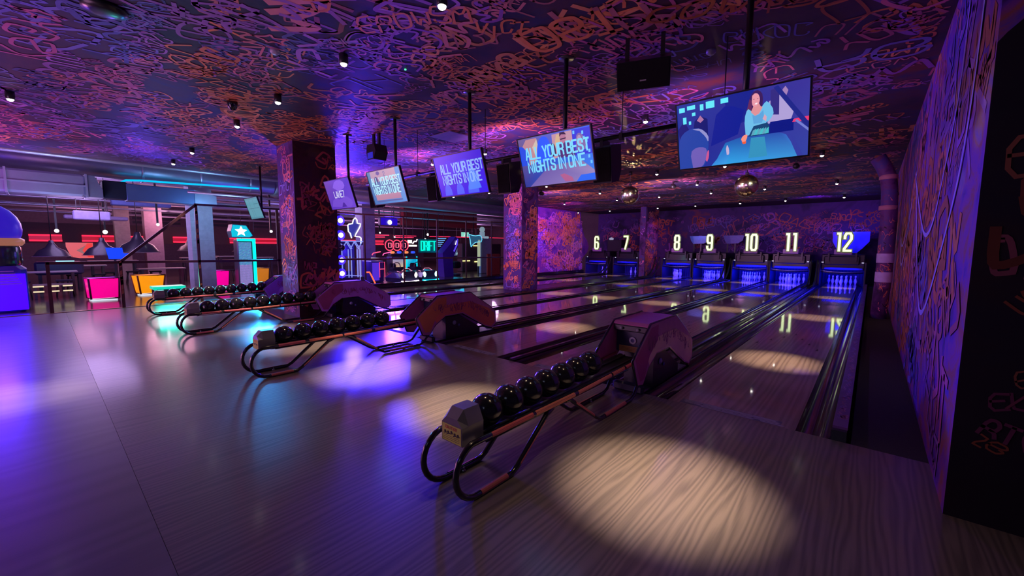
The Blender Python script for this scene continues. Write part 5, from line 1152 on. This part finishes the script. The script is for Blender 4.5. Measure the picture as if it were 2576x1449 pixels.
# tables and stools of the bar
def table(x,y,h,l,w_,col,label,group='bar tables'):
    r=thing('bar_table',(x,y,0),label,'table',group); a=MB(); a.bbox((-w_/2,-l/2,h-.04),(w_/2,l/2,h),col,.01); a.build('table_top',SATIN,r)
    for (p,q) in ((-1,-1),(-1,1),(1,-1),(1,1)): a=MB(); a.box((p*w_*.4-.03,q*l*.42-.03,0),(p*w_*.4+.03,q*l*.42+.03,h-.04),(.05,.03,.03)); a.build('leg',SATIN,r)
TB=[(-18.0,.1,.72,1.3,.5,'pale topped low table left of the magenta cube'),(-20.8,1.0,.78,1.2,.5,'narrow pale table behind the magenta cube'),(-22,1.9,.9,1.4,.6,'brown bar table behind the orange cube'),(-20.6,3.1,.62,1.4,.6,'low dark table between the orange cube and the white column'),(-22,4.6,.98,1.3,.5,'high table just left of the white column'),
    (-21,5.6,1.05,1.2,.5,'high pale table right of the white column'),(-22.5,7.0,.95,1.3,.5,'high table behind the glowing tower'),(-19,-1.1,.95,1.2,.5,'red brown table behind the blue machine'),(-24,6.0,.8,1.2,.5,'far low table beyond the glowing tower')]
for x,y,h,l,w_,lab in TB: table(x,y,h,l,w_,(.42,.34,.28),lab)
ST=[(-17.45,-.35),(-17.45,.45),(-20.2,.75),(-20.2,1.35),(-21.3,1.7),(-21.45,2.35),(-21.2,3.0),(-21.4,4.4),(-20.5,5.3),(-20.5,5.9),(-22,6.8),(-22.0,7.9),(-18.6,1.5)]
SN=['leftmost dark bar stool in front of the pale low table','dark bar stool right of the light strips','dark bar stool behind the magenta cube','dark bar stool above the magenta cube','dark bar stool left of the orange cube','dark bar stool behind the orange cube','dark bar stool right of the orange cube','dark bar stool left of the white column','dark bar stool right of the white column','dark bar stool left of the glowing tower','dark bar stool behind the glowing tower','dark bar stool right of the glowing tower','dark bar stool beside the railing post']
st0=None
for k,(x,y) in enumerate(ST):
    if st0 is None:
        r=bpy.data.objects.new('bar_stool',None); COL.objects.link(r); a=MB(); a.bbox((-.17,-.17,.44),(.17,.17,.49),(.03,.025,.03),.01); a.build('seat',RUBBER,r)
        for (p,q) in ((-1,-1),(-1,1),(1,-1),(1,1)): a=MB(); a.tube([(p*.13,q*.13,.44),(p*.17,q*.17,0)],.016,(.03,.02,.02),6); a.build('leg',SATIN,r)
        st0=r
    else: r=copy_tree(st0)
    r.location=(x,y,0); tag(r,SN[k],'stool','bar stools')
r=thing('light_strip_bench',(-17.0,-.15,0),'bench with two rows of pale light strips near the far left post','bench')
a=MB(); a.box((-.3,.0,.36),(-.02,.75,.40),(.2,.15,.12)); a.build('bench_top',MATTE,r)
for q in (.02,.68): a=MB(); a.box((-.25,q,0),(-.001,q+.05,.36),(.05,.04,.04)); a.build('leg',MATTE,r)
for z in (.19,.33):
    for y0,y1 in ((.0,.2),(.34,.48),(.55,.74)): a=MB(); a.box((0,y0,z),(.02,y1,z+.035),(.9,.72,.45)); a.build('light_strip',emit(1.1),r)
# small bright spots seen in the hall
for k,(x,y,z,s,lab) in enumerate(((-24,.55,2.02,.07,'bright spot lamp left above the red neon'),(-24,1.9,2.02,.08,'bright spot lamp above the red neon by the dome lamp'),(-20,3.0,2.25,.05,'small bright spot lamp near the sloping railing bar'),(-17.6,6.0,2.05,.05,'small bright spot lamp left of the large pillar'),
    (-19,11.2,1.98,.04,'small white spot over the red zero sign, left'),(-19,11.55,2.2,.04,'small white spot higher over the zero sign'),(-19,12.4,2.0,.04,'small white spot over the red zero sign, right'),(-18,13.8,2.15,.06,'white spot over the striped sign'),(-18.3,13.85,1.9,.05,'lower white spot over the striped sign'),(-18,17.2,2.05,.06,'white spot left of the axe sign'))):
    r=thing('spot_lamp',(x,y,z),lab,'spotlight','spot lamps in the arcade hall'); a=MB(); a.sphere((0,0,0),s,(1,.95,.95),10,6); a.build('lens',emit(5),r); a=MB(); a.box((-.06,-.03,.03),(-.03,.03,4.6-z),(.02,.02,.02)); a.build('stem',SATIN,r)

HANG={'striped_sign':(.02,.3,.44),'red_neon_sign':(.0,.64,.44),'white_neon_sign':(.015,.15,.42),'racing_sign':(-.05,.35,.55),'flood_light':(-.05,0,.2),'exit_sign':(-.015,.4,.4),'red_neon_line.001':(0,6.0,2.05-2.05+.12),'wall_screen':(-.03,.5,.75),'wall_screen.001':(-.03,.5,.75),'neon_outline_figure':None}
for nm,q in HANG.items():
    o=bpy.data.objects.get(nm)
    if o is None or q is None: continue
    dy=.9 if 'line' in nm else .18
    for k in ((0,1) if nm!='exit_sign' else (0,)):
        a=MB(); yy=q[1]-dy+2*dy*k; a.box((q[0]-.008,yy-.008,q[2]-.02),(q[0]+.008,yy+.008,4.62-o.location.z),(.02,.02,.025)); a.build('hanging_rod',SATIN,o)
o=bpy.data.objects['neon_axe_sign']; a=MB(); a.box((-.04,.33,-.45),(0,.41,.4),(.02,.02,.02)); a.build('stand',SATIN,o)

for o,(x,y,z) in ((AC1,(-20.1,1.3,2.62)),(AC2,(-22.0,1.5,2.56))):
    for dy in (-.35,.35): a=MB(); a.box((x-.01,y+dy-.01,z-.01),(x+.01,y+dy+.01,4.62),(.03,.03,.03)); a.build('hanging_rod',SATIN,o)
